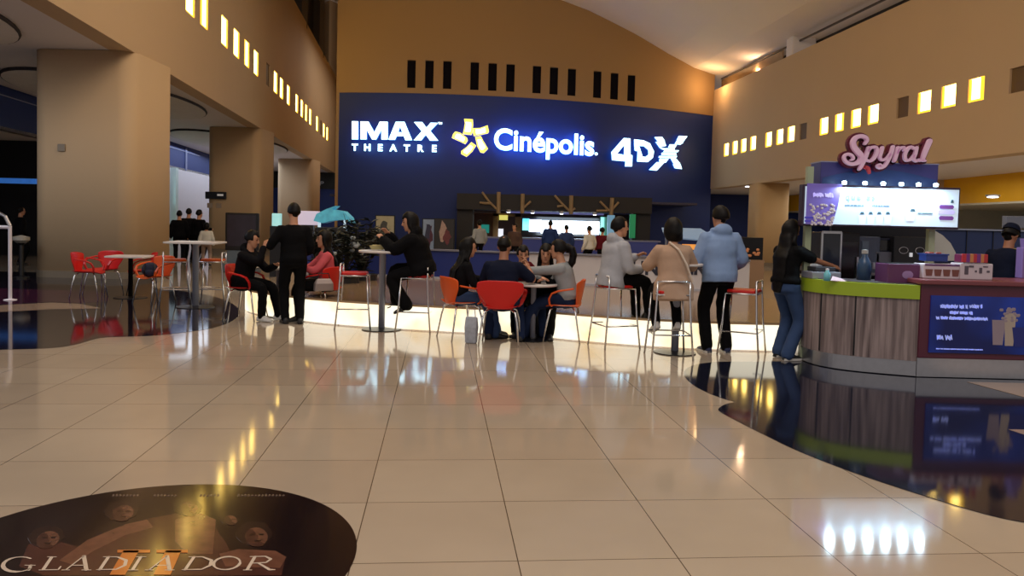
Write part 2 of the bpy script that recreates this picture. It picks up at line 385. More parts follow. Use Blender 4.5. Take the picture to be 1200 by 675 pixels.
# columns
def column(x0, x1, Y, dep, z1, name, m):
    w = x1-x0; r = .38; pts = []
    for cx, cy, a0 in ((x1-r, Y+dep-r, 0), (x0+r, Y+dep-r, 90), (x0+r, Y+r, 180), (x1-r, Y+r, 270)):
        for k in range(9): a = R(a0+90*k/8); pts.append((cx+r*math.cos(a), cy+r*math.sin(a)))
    t = thing(name, '', 'column', ((x0+x1)/2, Y+dep/2, 0))
    lp = [(p[0]-(x0+x1)/2, p[1]-Y-dep/2) for p in pts]
    sf = MB().prism(lp, 0.0, z1).build('shaft', m, t, smooth=True, fix=True)
    for pf in sf.data.polygons: pf.use_smooth = len(pf.vertices) == 4
    MB().prism([(p[0]*1.012, p[1]*1.012) for p in lp], 0, .16).build('base_trim', mat('base_trim', S(120, 108, 92), .5), t, fix=True)
    return t
c1 = column(dp(35, 300, 17.6).x, dp(155, 300, 17.6).x, 17.6, 2.2, 5.2, 'column', M_tan)
tag(c1, 'massive tan column at the left with a small square plate', 'column')
c2 = column(dp(241, 300, 31.9).x, dp(303, 300, 31.9).x, 31.9, 2.2, 5.2, 'column', M_tan)
tag(c2, 'tan column behind the black framed display, with a black sign bracket')
c3 = column(dp(323, 300, 48).x, dp(365, 300, 48).x, 48, 2.2, 5.2, 'column', M_tan)
tag(c3, 'farthest tan column under the left gallery, behind the standing man in black')
c4 = column(dp(886, 300, 31.4).x, dp(925, 300, 31.4).x, 31.4, 1.6, 3.42, 'column', mat('tan_plaster_right', S(198, 166, 122), .75, var=.04))
tag(c4, 'tan column under the right gallery, behind the woman at the kiosk')
p = dp(72, 173, 17.58) - c1.location
MB().box((p.x, p.y, p.z), (.17, .03, .17)).build('wall_plate', mat('plate_grey', S(140, 128, 112), .5), c1, bevel=.01)
t = thing('column_sign', 'small black hanging sign with a pale strip on the middle left column', 'sign', dp(253, 229, 31.8))
MB().box((0, 0, 0), (.86, .1, .3)).build('sign_box', M_dark, t, bevel=.02)
MB().box((.2, -.055, .02), (.25, .01, .08)).build('pale_strip', mat('pale_print', S(190, 185, 180), .6, em=S(190, 185, 180), es=.3), t)
t2 = thing('wall_notice', 'two small pale printed notices under the black sign on the middle column', 'notice', dp(253, 241, 31.87))
for dx in (-.25, .12): MB().box((dx, 0, 0), (.22, .02, .2)).build('notice_sheet', mat('notice_paper', S(165, 150, 135), .7), t2)
# text on the far band
mb = text_mb('VIP', .62, .01, .2, .02)
warp(mb, lambda v: Vector((v.x+dp(366, 217, 61.3).x, 61.3-v.z, v.y*.75+dp(366, 217, 61.3).z)))
tag(mb.build('fascia_lettering', mat('dim_letter', S(130, 132, 135), .5, em=S(130, 132, 135), es=.15)), 'pale slanted lettering on the dark band beyond the far column', 'sign')

# ---------------------------------------------------------------- stage with lit riser
rp = [(-4.6, 16.2), (-4.5, 13.4), (-4.3, 12.3), (-3.9, 11.75), (-3.1, 11.15), (-2.36, 10.75), (-.94, 10.38), (.22, 10.22), (1.08, 9.76), (2.0, 9.47), (2.8, 9.4), (3.5, 9.45), (3.95, 9.7), (4.2, 10.3), (4.3, 11.5), (4.3, 13.4)]
SH = .36
def smooth_poly(pts, it=2):
    for _ in range(it):
        q = [pts[0]]
        for a, b in zip(pts, pts[1:]):
            q += [(a[0]*.75+b[0]*.25, a[1]*.75+b[1]*.25), (a[0]*.25+b[0]*.75, a[1]*.25+b[1]*.75)]
        q.append(pts[-1]); pts = q
    return pts
rs = smooth_poly(rp)
stg = struct(MB().prism([(p[0]*1, p[1]+.03) for p in rs] + [(4.3, 15.6), (-4.55, 16.6)], 0, SH-.03).build('floor_stage_core', M_white, fix=True))
M_stage = mat('stage_top_polished', S(150, 124, 96), .14, var=.06, vs=2)
struct(MB().prism(rs + [(4.3, 15.6), (-4.6, 16.6)], SH-.03, SH).build('floor_stage', M_stage, fix=True))
def riser_mat():
    m = D.materials.new('backlit_riser_panel'); m.use_nodes = True; nt = m.node_tree; b = nt.nodes['Principled BSDF']
    tc = nt.nodes.new('ShaderNodeTexCoord'); n = nt.nodes.new('ShaderNodeTexNoise'); n.inputs['Scale'].default_value = 1.6; n.inputs['Detail'].default_value = 5
    nt.links.new(tc.outputs['Object'], n.inputs['Vector'])
    cr = nt.nodes.new('ShaderNodeValToRGB'); cr.color_ramp.elements[0].position = .33; cr.color_ramp.elements[0].color = (.95, .70, .36, 1)
    cr.color_ramp.elements[1].position = .52; cr.color_ramp.elements[1].color = (1, .93, .74, 1)
    nt.links.new(n.outputs['Fac'], cr.inputs[0]); nt.links.new(cr.outputs[0], b.inputs['Emission Color'])
    b.inputs['Emission Strength'].default_value = 1.05; b.inputs['Base Color'].default_value = (.8, .75, .6, 1); b.inputs['Roughness'].default_value = .4
    return m
mb = MB()
for a, b in zip(rs, rs[1:]):
    d = Vector((b[0]-a[0], b[1]-a[1])); n = Vector((d.y, -d.x)).normalized()*.02
    mb.add([(a[0]+n.x, a[1]+n.y, .02), (b[0]+n.x, b[1]+n.y, .02), (b[0]+n.x, b[1]+n.y, SH-.03), (a[0]+n.x, a[1]+n.y, SH-.03),
            (a[0], a[1]+.03, .02), (b[0], b[1]+.03, .02), (b[0], b[1]+.03, SH-.03), (a[0], a[1]+.03, SH-.03)], [(0,1,2,3), (7,6,5,4), (0,4,5,1), (3,2,6,7)])
struct(mb.build('trim_10', riser_mat(), fix=True))

# ---------------------------------------------------------------- floor inlays
M_inlay = mat('dark_polished_inlay', S(28, 22, 34), .07, var=.25, vs=1.2, spec=.6)
M_inlayb = mat('navy_polished_inlay', S(22, 24, 40), .07, var=.25, vs=1.5, spec=.6)
M_purple = mat('plum_polished_inlay', S(70, 34, 58), .08, var=.1)
def inlay(pxs, m, name, h=.004, extra=[]):
    pts = smooth_poly([tuple(fl(*p)[:2]) for p in pxs], 2) + extra
    return struct(MB().prism(pts, .0005, h).build(name, m, fix=True))
inlay([(0, 410), (60, 408.5), (90, 404), (112, 397), (125, 395), (180, 394), (230, 388), (262, 382), (280, 372), (282, 362), (262, 350), (225, 342), (180, 338)], M_inlay, 'floor_inlay_left', .003, [(-8.8, 19), (-14, 19), (-14, 8.0), (-9, 8.0)])
struct(MB().prism([tuple(fl(*p)[:2]) for p in ((-60, 370), (0, 365.5), (60, 362.5), (118, 361.5), (95, 356.5), (60, 355), (0, 358), (-60, 361))], .003, .006).build('floor_inlay_left_band', mat('cream_polished_inlay', S(165, 140, 120), .1)))
struct(MB().prism([tuple(fl(*p)[:2]) for p in ((-60, 361), (0, 357), (60, 354), (95, 355.5), (130, 352), (120, 342), (0, 338), (-60, 338))], .003, .005).build('floor_inlay_left_plum', M_purple))
rb1 = [tuple(fl(*p)[:2]) for p in [(870, 424), (840, 424), (815, 427), (802, 433), (801, 441), (812, 452), (830, 461), (850, 468.5), (870, 473)]]
rb2 = [tuple(fl(*p)[:2]) for p in [(868, 471), (852, 473), (841, 479), (843, 483), (870, 497), (900, 512), (930, 527), (985, 549), (1040, 568), (1100, 587), (1160, 605), (1200, 613), (1260, 622)]]
struct(MB().prism(smooth_poly(rb1) + [(4.3, 5.7), (6.4, 5.6), (7.5, 8.6), (4, 8.9)], .0005, .003).build('floor_inlay_right', M_inlayb, fix=True))
struct(MB().prism(smooth_poly(rb2) + [(4.6, 3.0), (8, 4.0), (8, 7.0), (3.2, 7.0)], .0015, .0045).build('floor_inlay_right_near', M_inlayb, fix=True))
struct(MB().prism([tuple(fl(*p)[:2]) for p in ((1133, 448), (1300, 452), (1300, 488), (1200, 466))], .004, .006).build('floor_inlay_right_wedge', mat('cream_polished_inlay', S(165, 140, 120), .1)))
struct(MB().prism([tuple(fl(*p)[:2]) for p in ((1182, 504), (1260, 505), (1260, 512), (1200, 510))], .004, .006).build('floor_inlay_right_sliver', mat('cream_polished_inlay', S(165, 140, 120), .1)))

# ---------------------------------------------------------------- illuminated wall signs
M_sign = mat('sign_white_face', (.9, .97, 1, 1), .4, em=(.48, .84, 1.0, 1), es=2.6)
M_signy = mat('sign_yellow_face', (1, .95, .3, 1), .4, em=(1, .84, .06, 1), es=1.15)
M_signw = mat('sign_star_core', (1, 1, .9, 1), .4, em=(.95, .95, 1.0, 1), es=2.2)
M_halo = mat('sign_halo_back', (.1, .3, 1, 1), .4, em=(.08, .36, .9, 1), es=1.6)
M_side = mat('sign_letter_return', S(60, 90, 140), .5)
def px_letter(polys, name, parent, m=M_sign, off=.28, th=.10, halo=M_halo):
    mb = MB(); mh = MB()
    for poly in polys:
        pts = [wp(x, y, off) for x, y in poly]; n = len(pts)
        back = [p + Vector((0, th, 0)) for p in pts]; bk2 = [p + Vector((0, th+.05, 0)) for p in pts]
        for M_, A, B in ((mb, pts, back), (mh, back, bk2)):
            M_.add([tuple(p) for p in A+B], [tuple(range(n)), tuple(range(2*n-1, n-1, -1))] + [(i, n+i, n+(i+1) % n, (i+1) % n) for i in range(n)])
    mb.m = [0 if i % (len(mb.f)//len(polys)) == 0 else 1 for i in range(len(mb.f))] if len(polys) == 1 else [0]*len(mb.f)
    o = mb.build(name, [m, M_side], parent, fix=True)
    if halo: mh.build('halo_back', halo, o, fix=True)
    return o
def z7(L): return [(400+x/7.5, 120+y/7.5) for x, y in L]
def z8(L): return [(690+x/8.436, 130+y/8.436) for x, y in L]
s1 = thing('cinema_sign', 'glowing white IMAX THEATRE lettering on the blue wall', 'sign')
px_letter([z7([(92,165),(148,166),(148,325),(92,325)])], 'letter_i', s1)
px_letter([z7([(168,167),(238,168),(290,262),(338,168),(408,170),(408,326),(352,326),(352,240),(306,326),(270,326),(222,238),(222,325),(168,325)])], 'letter_m', s1)
px_letter([z7([(414,328),(478,170),(555,170),(622,332),(560,332),(545,302),(482,302),(472,328)])[:1]+z7([(478,170),(555,170),(622,332),(562,332),(548,296),(535,262),(516,212),(500,262),(535,262),(548,296),(486,296),(472,328)])], 'letter_a', s1)
px_letter([z7([(638,172),(710,172),(748,222),(785,178),(850,180),(782,250),(852,336),(780,336),(742,284),(702,334),(636,332),(706,254)])], 'letter_x', s1)
mb = text_mb('TM', .12, .006, 0, .01)
q = wp(400+850/7.5, 120+190/7.5, .3); warp(mb, lambda v: Vector((q.x+v.x, Yd(q.x+v.x)-.25-v.z, q.z+v.y))); mb.build('trademark', M_sign, s1)
for ch, x in zip('THEATRE', [118, 228, 340, 456, 575, 692, 815]):
    mb = text_mb(ch, .39, .016, 0, .03, align='CENTER'); q = wp(400+x/7.5, 120+(422+ (x-118)*.016)/7.5, .2)
    warp(mb, lambda v: Vector((q.x+v.x*1.05, Yd(q.x+v.x)-.2-v.z, q.z+v.y))); mb.build('letter_small', M_sign, s1)
s2 = thing('cinema_sign', 'glowing yellow and white star of five curved bars on the blue wall', 'logo')
def z20(L): return [(520+x/6.316, 130+y/6.316) for x, y in L]
bars = [([(150,58),(215,62),(218,100),(212,160),(205,178),(140,172),(150,130),(156,90)], 0),
        ([(215,128),(270,126),(325,106),(334,150),(328,166),(270,178),(222,186),(216,160)], 0),
        ([(232,190),(275,186),(292,220),(328,280),(296,312),(272,308),(248,262)], 0),
        ([(205,230),(240,256),(212,300),(168,340),(128,318),(130,296),(168,268)], 0),
        ([(85,152),(120,160),(172,198),(178,218),(160,246),(118,226),(60,200),(66,176)], 1)]
for b, k in bars:
    o = px_letter([z20(b)], 'star_bar', s2, M_signy, halo=mat('sign_violet_halo', (.3, .3, 1, 1), .4, em=(.30, .28, 1, 1), es=1.8))
    cx = sum(p[0] for p in b)/len(b); cy = sum(p[1] for p in b)/len(b)
    px_letter([z20([(cx+(x-cx)*.62, cy+(y-cy)*.62) for x, y in b])], 'star_bar_core', o, M_signw, off=.31, th=.04, halo=None)
s3 = thing('cinema_sign', 'glowing white Cinépolis lettering with a blue halo', 'sign')
a = wp(578, 174.5, .2); b = wp(700.5, 182.5, .2)
mb = text_mb('Cinépolis', 1.0, .024, 0, .05, 1.0); w = max(p[0] for p in mb.v); kx = (b.x-a.x-.18)/w; x0m = min(p[0] for p in mb.v)
fn = lambda v, o=.25: Vector((a.x+v.x*kx, Yd(a.x+v.x*kx)-o-v.z, a.z+v.y*1.24+(b.z-a.z)*(v.x*kx/(b.x-a.x))))
tx = warp(mb, fn).build('lettering', M_sign, s3)
mb = text_mb('Cinépolis', 1.0, .026, 0, .02, 1.0); warp(mb, lambda v: fn(v, .13)).build('halo_back', mat('sign_blue_halo', (.1, .2, 1, 1), .4, em=(.04, .24, 1, 1), es=4.0), tx)
mb = MB(); mb.ell((b.x-.08, Yd(b.x)-.28, b.z+.07), (.07, .03, .07), 6); mb.build('dot', M_sign, s3)
s4 = thing('cinema_sign', 'glowing white 4DX lettering with a sliced X on the blue wall', 'sign')
px_letter([z8([(222,408),(345,268),(412,272),(412,432),(432,440),(428,548),(358,548),(362,498),(230,486),(226,440),(348,436),(352,335),(278,424),(345,430),(226,436)])], 'numeral_four', s4)
px_letter([z8([(448,280),(540,290),(605,320),(645,400),(635,460),(585,505),(478,500),(482,398),(455,390),(452,362),(500,350),(532,450),(562,455),(590,430),(588,385),(545,348),(500,346),(450,358)])], 'letter_d', s4)
for b in ([(650,258),(725,256),(755,300),(680,300)], [(660,306),(752,306),(765,345),(700,362)], [(890,246),(975,250),(935,305),(868,290)], [(868,296),(938,312),(905,334),(850,325)],
          [(800,330),(872,332),(850,368),(785,362)], [(700,366),(850,372),(845,388),(735,384)], [(745,390),(890,388),(880,408),(738,406)], [(722,412),(862,414),(868,440),(718,436)],
          [(695,445),(875,446),(860,470),(690,462)], [(700,470),(790,474),(760,512),(695,500)], [(672,506),(745,512),(672,590),(595,582)], [(812,474),(870,478),(905,520),(838,520)], [(832,526),(906,526),(922,575),(850,566)]):
    px_letter([z8(b)], 'x_slice', s4)
# ambient glow lights of the signs (the backlit letters wash the wall)
for n_, p_, e_, c_ in (('sign_wash_imax', (462, 158), 12, (.3, .65, 1)), ('sign_wash_star', (552, 161), 6, (.4, .4, 1)), ('sign_wash_name', (640, 168), 26, (.15, .4, 1)), ('sign_wash_four', (762, 179), 12, (.3, .65, 1))):
    q = wp(p_[0], p_[1], 1.1); area_light(n_, q, 3.2, e_, c_, rot=(R(90), 0, 0), sy=.8)

# ---------------------------------------------------------------- portal of the snack hall in the blue wall
Yp = 32.0
def bx(pxa, pya, pxb, pyb, Y):   # centre and size of a frontal box from two image corners at depth Y
    a, b = dp(pxa, pya, Y), dp(pxb, pyb, Y); return ((a.x+b.x)/2, Y, (a.z+b.z)/2), (abs(b.x-a.x), .1, abs(b.z-a.z))
M_bulk = mat('charcoal_bulkhead', S(26, 24, 30), .6)
t = thing('portal_bulkhead', 'dark boxy portal frame of the snack hall set in the blue wall', 'portal')
x0, x1 = dp(535, 260, 31.7).x, dp(763, 260, 31.7).x; zt = dp(640, 229, 31.7).z
MB().box(((x0+x1)/2, 32.1, (2.05+zt)/2), (x1-x0, 1.0, zt-2.05)).build('header', M_bulk, t)
MB().box((x0+.33, 32.3, 1.02), (.66, .9, 2.06)).build('jamb', M_bulk, t)
MB().box((x1-.36, 32.3, 1.02), (.72, .9, 2.06)).build('jamb', M_bulk, t)
# branch ornaments
M_wood = mat('pale_branch_wood', S(150, 128, 100), .7)
def branch(name_px, segs, lab):
    t = thing('branch_ornament', lab, 'wall ornament', group=None)
    mains, twigs = segs[:1], segs[1:]
    for i, s_ in enumerate(segs):
        pts = [dp(x, y, 31.5) for x, y in s_]
        MB().tube(pts, .085 if i == 0 else .05, 6).build('trunk' if i == 0 else 'twig', M_wood, t)
branch(584, [[(584, 250), (584.5, 225)], [(582, 245), (573, 236), (565, 225)], [(576, 238.5), (562, 237.5)]], 'pale wooden branch ornament, leftmost on the dark portal')
branch(612, [[(612, 250), (612.5, 227)], [(613, 244), (622, 236)]], 'pale wooden branch ornament with one short twig on the dark portal')
branch(669, [[(669, 251), (669.5, 229)], [(667, 247), (658, 238), (650, 229)], [(660, 241), (653, 242)], [(670, 247), (674, 244)]], 'pale wooden branch ornament, third from the left on the dark portal')
branch(717, [[(716, 252), (717.5, 232)], [(714, 247), (703, 236)], [(712, 247), (699, 247)], [(718, 245), (725, 237)]], 'pale wooden branch ornament, rightmost on the dark portal')
# interior of the snack hall
struct(MB().box((0, 40.2, 1.4), (16, .2, 2.8)).build('wall_snack_hall', mat('snack_hall_wall', S(62, 50, 62), .7)))
struct(MB().box((0, 37, 2.55), (16, 7, .1)).build('ceiling_snack_hall', mat('snack_hall_ceiling', S(60, 60, 90), .7)))
t = thing('digital_menu_board', 'wide glowing white and pale blue menu screen inside the snack hall', 'screen')
c, s = bx(611, 255, 703, 276, 35.0); MB().box(c, (s[0]+.15, .08, s[2]+.12)).build('casing', M_dark, t)
for x_ in (-1.2, 1.2): MB().box((c[0]+x_, 35.05, .65), (.08, .08, 1.3)).build('support_post', M_dark, t)
def screen_mat(name, c0, c1, es, sc=2.0):
    m = D.materials.new(name); m.use_nodes = True; nt = m.node_tree; b = nt.nodes['Principled BSDF']
    tc = nt.nodes.new('ShaderNodeTexCoord'); n = nt.nodes.new('ShaderNodeTexNoise'); n.inputs['Scale'].default_value = sc; n.inputs['Detail'].default_value = 2
    nt.links.new(tc.outputs['Object'], n.inputs['Vector']); cr = nt.nodes.new('ShaderNodeValToRGB')
    cr.color_ramp.elements[0].position = .38; cr.color_ramp.elements[0].color = c0; cr.color_ramp.elements[1].position = .62; cr.color_ramp.elements[1].color = c1
    nt.links.new(n.outputs['Fac'], cr.inputs[0]); nt.links.new(cr.outputs[0], b.inputs['Emission Color']); nt.links.new(cr.outputs[0], b.inputs['Base Color'])
    b.inputs['Emission Strength'].default_value = es; b.inputs['Roughness'].default_value = .25; return m
c1_, s1_ = bx(612.5, 256, 620, 270, 34.9); MB().box(c1_, (s1_[0], .04, s1_[2])).build('cyan_panel', screen_mat('menu_cyan', (.05, .6, .9, 1), (.3, .9, 1, 1), 1.1), t)
c1_, s1_ = bx(620, 257, 634, 272, 34.9); MB().box(c1_, (s1_[0], .04, s1_[2])).build('lilac_panel', screen_mat('menu_lilac', (.6, .6, .95, 1), (.8, .8, 1, 1), 1.0), t)
c1_, s1_ = bx(634, 258, 702, 275, 34.9); MB().box(c1_, (s1_[0], .04, s1_[2])).build('white_panel', screen_mat('menu_white', (.7, .85, 1, 1), (.95, .95, 1, 1), 1.5), t)
area_light('menu_light', (c1_[0], 34.5, 1.4), 3, 60, (.7, .85, 1), rot=(R(90), 0, 0), sy=1)
def slab(name, lab, cat, a, b, Y, m, th=.12, group=None, part='panel'):
    c, s = bx(*a, *b, Y); t = thing(name, lab, cat, (c[0], Y, c[2]-s[2]/2), group=group)
    MB().box((0, 0, s[2]/2), (s[0], th, s[2])).build(part, m, t, bevel=.01); return t, s
t, s = slab('wood_wall_panel', 'dim orange brown wall panel at the left of the snack hall', 'wall panel', (555, 249), (577, 300), 34.6, mat('amber_wood', S(110, 72, 48), .6))
t, s = slab('doorway_frame', 'ochre doorway frame in the snack hall, left of the menu screen', 'doorway', (578, 250), (583, 300), 34.2, mat('ochre_post', S(150, 118, 70), .6), part='post')
c, s = bx(604, 250, 610, 300, 34.2); MB().box((c[0]-t.location.x, 0, s[2]/2), (s[0], .12, s[2])).build('post', MATS['ochre_post'], t)
c, s = bx(578, 250, 610, 254, 34.2); MB().box((c[0]-t.location.x, 0, c[2]-t.location.z), (s[0], .12, s[2])).build('lintel', MATS['ochre_post'], t)
t, s = slab('teal_sign', 'small teal glowing sign on the brown wall in the snack hall', 'sign', (562, 263), (573, 273), 34.49, mat('teal_face', S(40, 120, 110), .5, em=S(40, 150, 135), es=.5))
t, s = slab('lit_shelf_sign', 'small yellow lit panel above the doorway of the snack hall', 'sign', (585, 252), (595, 258), 34.08, mat('yellow_lit', S(230, 220, 120), .5, em=S(225, 215, 110), es=.8))
t, s = slab('white_lit_poster', 'narrow white lit poster in the doorway of the snack hall', 'poster', (584, 268), (589, 304), 33.9, mat('white_lit', S(230, 230, 240), .5, em=S(230, 235, 245), es=.9))
t, s = slab('green_display', 'pale green panel at the right end of the menu screen', 'display', (704, 254), (711, 304), 34.6, mat('green_panel', S(70, 120, 105), .5, em=S(60, 120, 100), es=.4))
t, s = slab('lit_pillar', 'narrow pale blue lit pillar at the right of the snack hall opening', 'pillar', (712, 252), (719, 296), 33.2, mat('blue_lit', S(130, 170, 190), .5, em=S(130, 175, 200), es=.5))
t, s = slab('green_lit_panel', 'bright green lit strip at the right jamb of the snack hall', 'display', (738, 251), (744, 279), 31.55, mat('green_lit', S(30, 120, 80), .5, em=S(30, 140, 90), es=.35))
struct(MB().box((dp(650, 250, 33.5).x, 33.3, 2.0), (dp(712, 250, 33.5).x-dp(598, 250, 33.5).x, .06, .07)).build('trim_11', mat('lavender_trim', S(120, 120, 170), .5, em=S(110, 110, 170), es=.4)))
for px_ in (596, 624, 658, 697):
    q = dp(px_, 248.5+(px_-596)*.03, 31.6)
    t = thing('spotlight', 'tiny white ceiling spotlight at the snack hall opening, %s from the left' % {596: 'first', 624: 'second', 658: 'third', 697: 'fourth'}[px_], 'spotlight', q, group='spotlights along the portal')
    MB().lathe([(.07, 0), (.09, .03), (.09, .1)], 12).build('housing', M_steel, t)
    MB().lathe([(.001, -.03), (.07, -.02), (.07, 0)], 12).build('lens', mat('lens_glow', (1, 1, 1, 1), .4, em=(.9, .93, 1, 1), es=5), t)
# snack counter in the hall
t = thing('snack_counter', 'long blue lit snack counter under the menu screen', 'counter', (2.1, 31.0, 0))
MB().box((0, 0, .45), (7.4, .8, .9)).build('body', mat('counter_blue', S(46, 52, 100), .4, em=S(40, 50, 110), es=.25), t)
MB().box((0, 0, .93), (7.6, .9, .06)).build('worktop', mat('counter_top', S(120, 125, 160), .3), t)

# ---------------------------------------------------------------- movie posters left of the portal
def poster(lab, a, b, Y, cols, seed):
    c, s = bx(*a, *b, Y); t = thing('movie_poster', lab, 'poster', (c[0], Y, c[2]-s[2]/2))
    MB().box((0, 0.04, s[2]/2), (s[0]+.08, .06, s[2]+.08)).build('frame', M_dark, t); MB().box((0, .05, -t.location.z/2), (s[0]*.6, .05, t.location.z)).build('stand', M_dark, t)
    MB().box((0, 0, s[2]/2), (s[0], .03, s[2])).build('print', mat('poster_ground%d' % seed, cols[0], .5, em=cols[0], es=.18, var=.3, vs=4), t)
    rnd = random.Random(seed); mb = MB()
    for k, c_ in enumerate(cols[1:]):
        cx_, cz_ = rnd.uniform(-.18, .18)*s[0], s[2]*rnd.uniform(.35, .7); n_ = 14; ra, rb = s[0]*rnd.uniform(.22, .34), s[2]*rnd.uniform(.2, .34)
        pts = [(cx_+ra*math.cos(2*math.pi*i/n_)*rnd.uniform(.5, 1.1), cz_+rb*math.sin(2*math.pi*i/n_)*rnd.uniform(.6, 1.1)) for i in range(n_)]
        mb = MB(); mb.prism(pts, 0, .01, Matrix.Translation((0, -.02-.012*k, 0)) @ Matrix.Rotation(R(90), 4, 'X'))
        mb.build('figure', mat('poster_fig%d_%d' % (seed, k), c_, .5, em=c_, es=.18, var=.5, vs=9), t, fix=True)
    return t
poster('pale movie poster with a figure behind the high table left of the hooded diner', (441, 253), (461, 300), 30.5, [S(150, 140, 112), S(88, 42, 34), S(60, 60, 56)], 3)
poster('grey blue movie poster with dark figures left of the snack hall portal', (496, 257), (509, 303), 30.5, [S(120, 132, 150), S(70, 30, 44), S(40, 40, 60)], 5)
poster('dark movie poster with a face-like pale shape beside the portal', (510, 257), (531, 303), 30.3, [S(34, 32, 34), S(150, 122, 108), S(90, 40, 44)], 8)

# ---------------------------------------------------------------- low wall at the back of the stage
def low_wall(name, a, b, z1, m, lab, cat):
    d = Vector((b[0]-a[0], b[1]-a[1], 0)); L = d.length; rz = math.atan2(d.y, d.x)
    t = thing(name, lab, cat, ((a[0]+b[0])/2, (a[1]+b[1])/2, SH), rz)
    MB().box((0, 0, (z1-SH)/2), (L, .12, z1-SH)).build('panel', m, t, bevel=.01)
    MB().box((0, 0, z1-SH+.015), (L+.02, .2, .03)).build('cap_rail', mat('grey_rail', S(120, 120, 132), .4), t)
    MB().box((0, -.07, .02), (L, .03, .04)).build('foot_strip', mat('pale_foot', S(175, 178, 190), .4), t)
    return t, L
lwa, lwb, lwc = (-4.5, 16.2), (.35, 15.0), (4.25, 13.7)
t, L = low_wall('low_partition', lwa, lwb, .92, mat('blue_partition', S(30, 48, 120), .4), 'low blue partition along the back of the stage, below the movie posters', 'partition')
t, L = low_wall('low_partition', lwb, lwc, .93, mat('white_partition', S(205, 202, 205), .4), 'low white partition with large dark letters behind the high tables', 'partition')
for txt, pxa in (('TI', 653), ('UN', 741), ('ER', 802)):
    mb = text_mb(txt, .34, .012, 0, .004)
    # place along the wall where the pixel column meets it
    d = ray(pxa, 310); A = Vector(lwb); Bv = Vector(lwc); dv = Bv-A
    k = (A.x*d.y - A.y*d.x)/(dv.y*d.x - dv.x*d.y); base = k*dv.length - L/2
    zb = dp(pxa, 320.5, (A+dv*k).y).z - SH
    warp(mb, lambda v: Vector((base+v.x, -.066-v.z, zb+v.y))); mb.build('lettering', mat('dark_lettering', S(40, 42, 60), .5), t)
# ---------------------------------------------------------------- planter shrubs left of the stage
M_leaf = mat('dark_leaf', S(26, 34, 30), .5, var=.4, vs=10); M_pot = mat('dark_planter', S(34, 34, 38), .5); M_flow = mat('pale_flower', S(150, 160, 165), .6)
def shrub(px_, Y, hgt, wid, lab, seed, fl_n=0, z0=.0):
    rnd = random.Random(seed); q = dp(px_, 300, Y); t = thing('potted_shrub', lab, 'plant', (q.x, Y, z0), rnd.uniform(0, 3))
    MB().lathe([(.16, 0), (.26, .02), (.30, .45), (.32, .47), (.28, .48), (.26, .44), (.02, .43)], 20).build('planter', M_pot, t)
    mb = MB(); ml = MB(); mf = MB()
    for i in range(34):
        a = rnd.uniform(0, 6.28); r = rnd.uniform(.2, 1)*wid; h = .5+rnd.uniform(.3, 1)*(hgt-.5)
        e = Vector((math.cos(a)*r, math.sin(a)*r, h)); m_ = e*.5+Vector((0, 0, .25)); mb.tube([(0, 0, .42), tuple(m_), tuple(e)], [.012, .009, .004], 5)
        for k in range(9):
            f = rnd.uniform(.35, 1.0); c = m_.lerp(e, f) if f > .4 else Vector((0, 0, .5)).lerp(m_, f); ang = rnd.uniform(0, 6.28); ln = rnd.uniform(.12, .24)
            dx, dy = math.cos(ang)*ln, math.sin(ang)*ln; dz = rnd.uniform(-.08, .1); px2, py2 = -math.sin(ang)*.035, math.cos(ang)*.035
            ml.add([tuple(c), (c.x+dx*.5+px2, c.y+dy*.5+py2, c.z+dz*.7+.01), (c.x+dx, c.y+dy, c.z+dz), (c.x+dx*.5-px2, c.y+dy*.5-py2, c.z+dz*.7), (c.x+dx*.5, c.y+dy*.5, c.z+dz*.7-.02)], [(0,3,2,1), (0,1,4), (1,2,4), (2,3,4), (3,0,4)])
    mb.build('stems', mat('stem_brown', S(40, 34, 28), .7), t); ml.build('leaves', M_leaf, t)
    for i in range(fl_n):
        a = rnd.uniform(0, 6.28); r = rnd.uniform(.5, 1)*wid; mf.ell((math.cos(a)*r, math.sin(a)*r, rnd.uniform(.6, 1)*hgt*.9), (.05, .05, .04), 4)
    if fl_n: mf.build('flowers', M_flow, t)
shrub(402, 13.9, 1.35, .42, 'low dark shrub with pale flowers beside the pink topped diner', 1, 14)
shrub(424, 14.6, 1.62, .45, 'dark bushy shrub left of the pale movie poster', 2, 0)
shrub(380, 15.0, 1.3, .40, 'dark shrub behind the pink topped diner', 4, 8)
shrub(438, 17.2, 1.35, .35, 'smallest dark shrub just left of the movie poster', 6, 0)
# arcade machine with cyan marquee + glowing low displays behind the standing man
M_cy = mat('cyan_glow', S(90, 190, 235), .4, em=S(60, 130, 170), es=.3, var=.7, vs=6)
t = thing('arcade_machine', 'arcade machine with a jagged cyan lit canopy above the shrubs', 'arcade machine', (dp(391, 250, 19).x, 19, 0))
MB().box((0, 0, .65), (.75, .7, 1.3)).build('cabinet', M_dark, t, bevel=.03)
mb = MB(); mb.prism([(-.42, 1.45), (-.35, 1.62), (-.1, 1.75), (.12, 1.83), (.02, 1.74), (.3, 1.7), (.46, 1.55), (.5, 1.42), (.3, 1.5), (0, 1.46), (-.2, 1.4)], 0, .5, Matrix.Translation((0, .2, 0)) @ Matrix.Rotation(R(90), 4, 'X')); mb.build('canopy', M_cy, t, fix=True)
for sx in (-.3, .33): MB().box((sx, -.2, 1.38), (.06, .06, .24)).build('canopy_post', mat('white_glow', S(200, 225, 240), .4, em=S(200, 225, 240), es=.6), t)
MB().box((0, -.37, 1.0), (.5, .03, .35)).build('screen', mat('dim_screen', S(90, 110, 130), .3, em=S(90, 110, 130), es=.25), t)
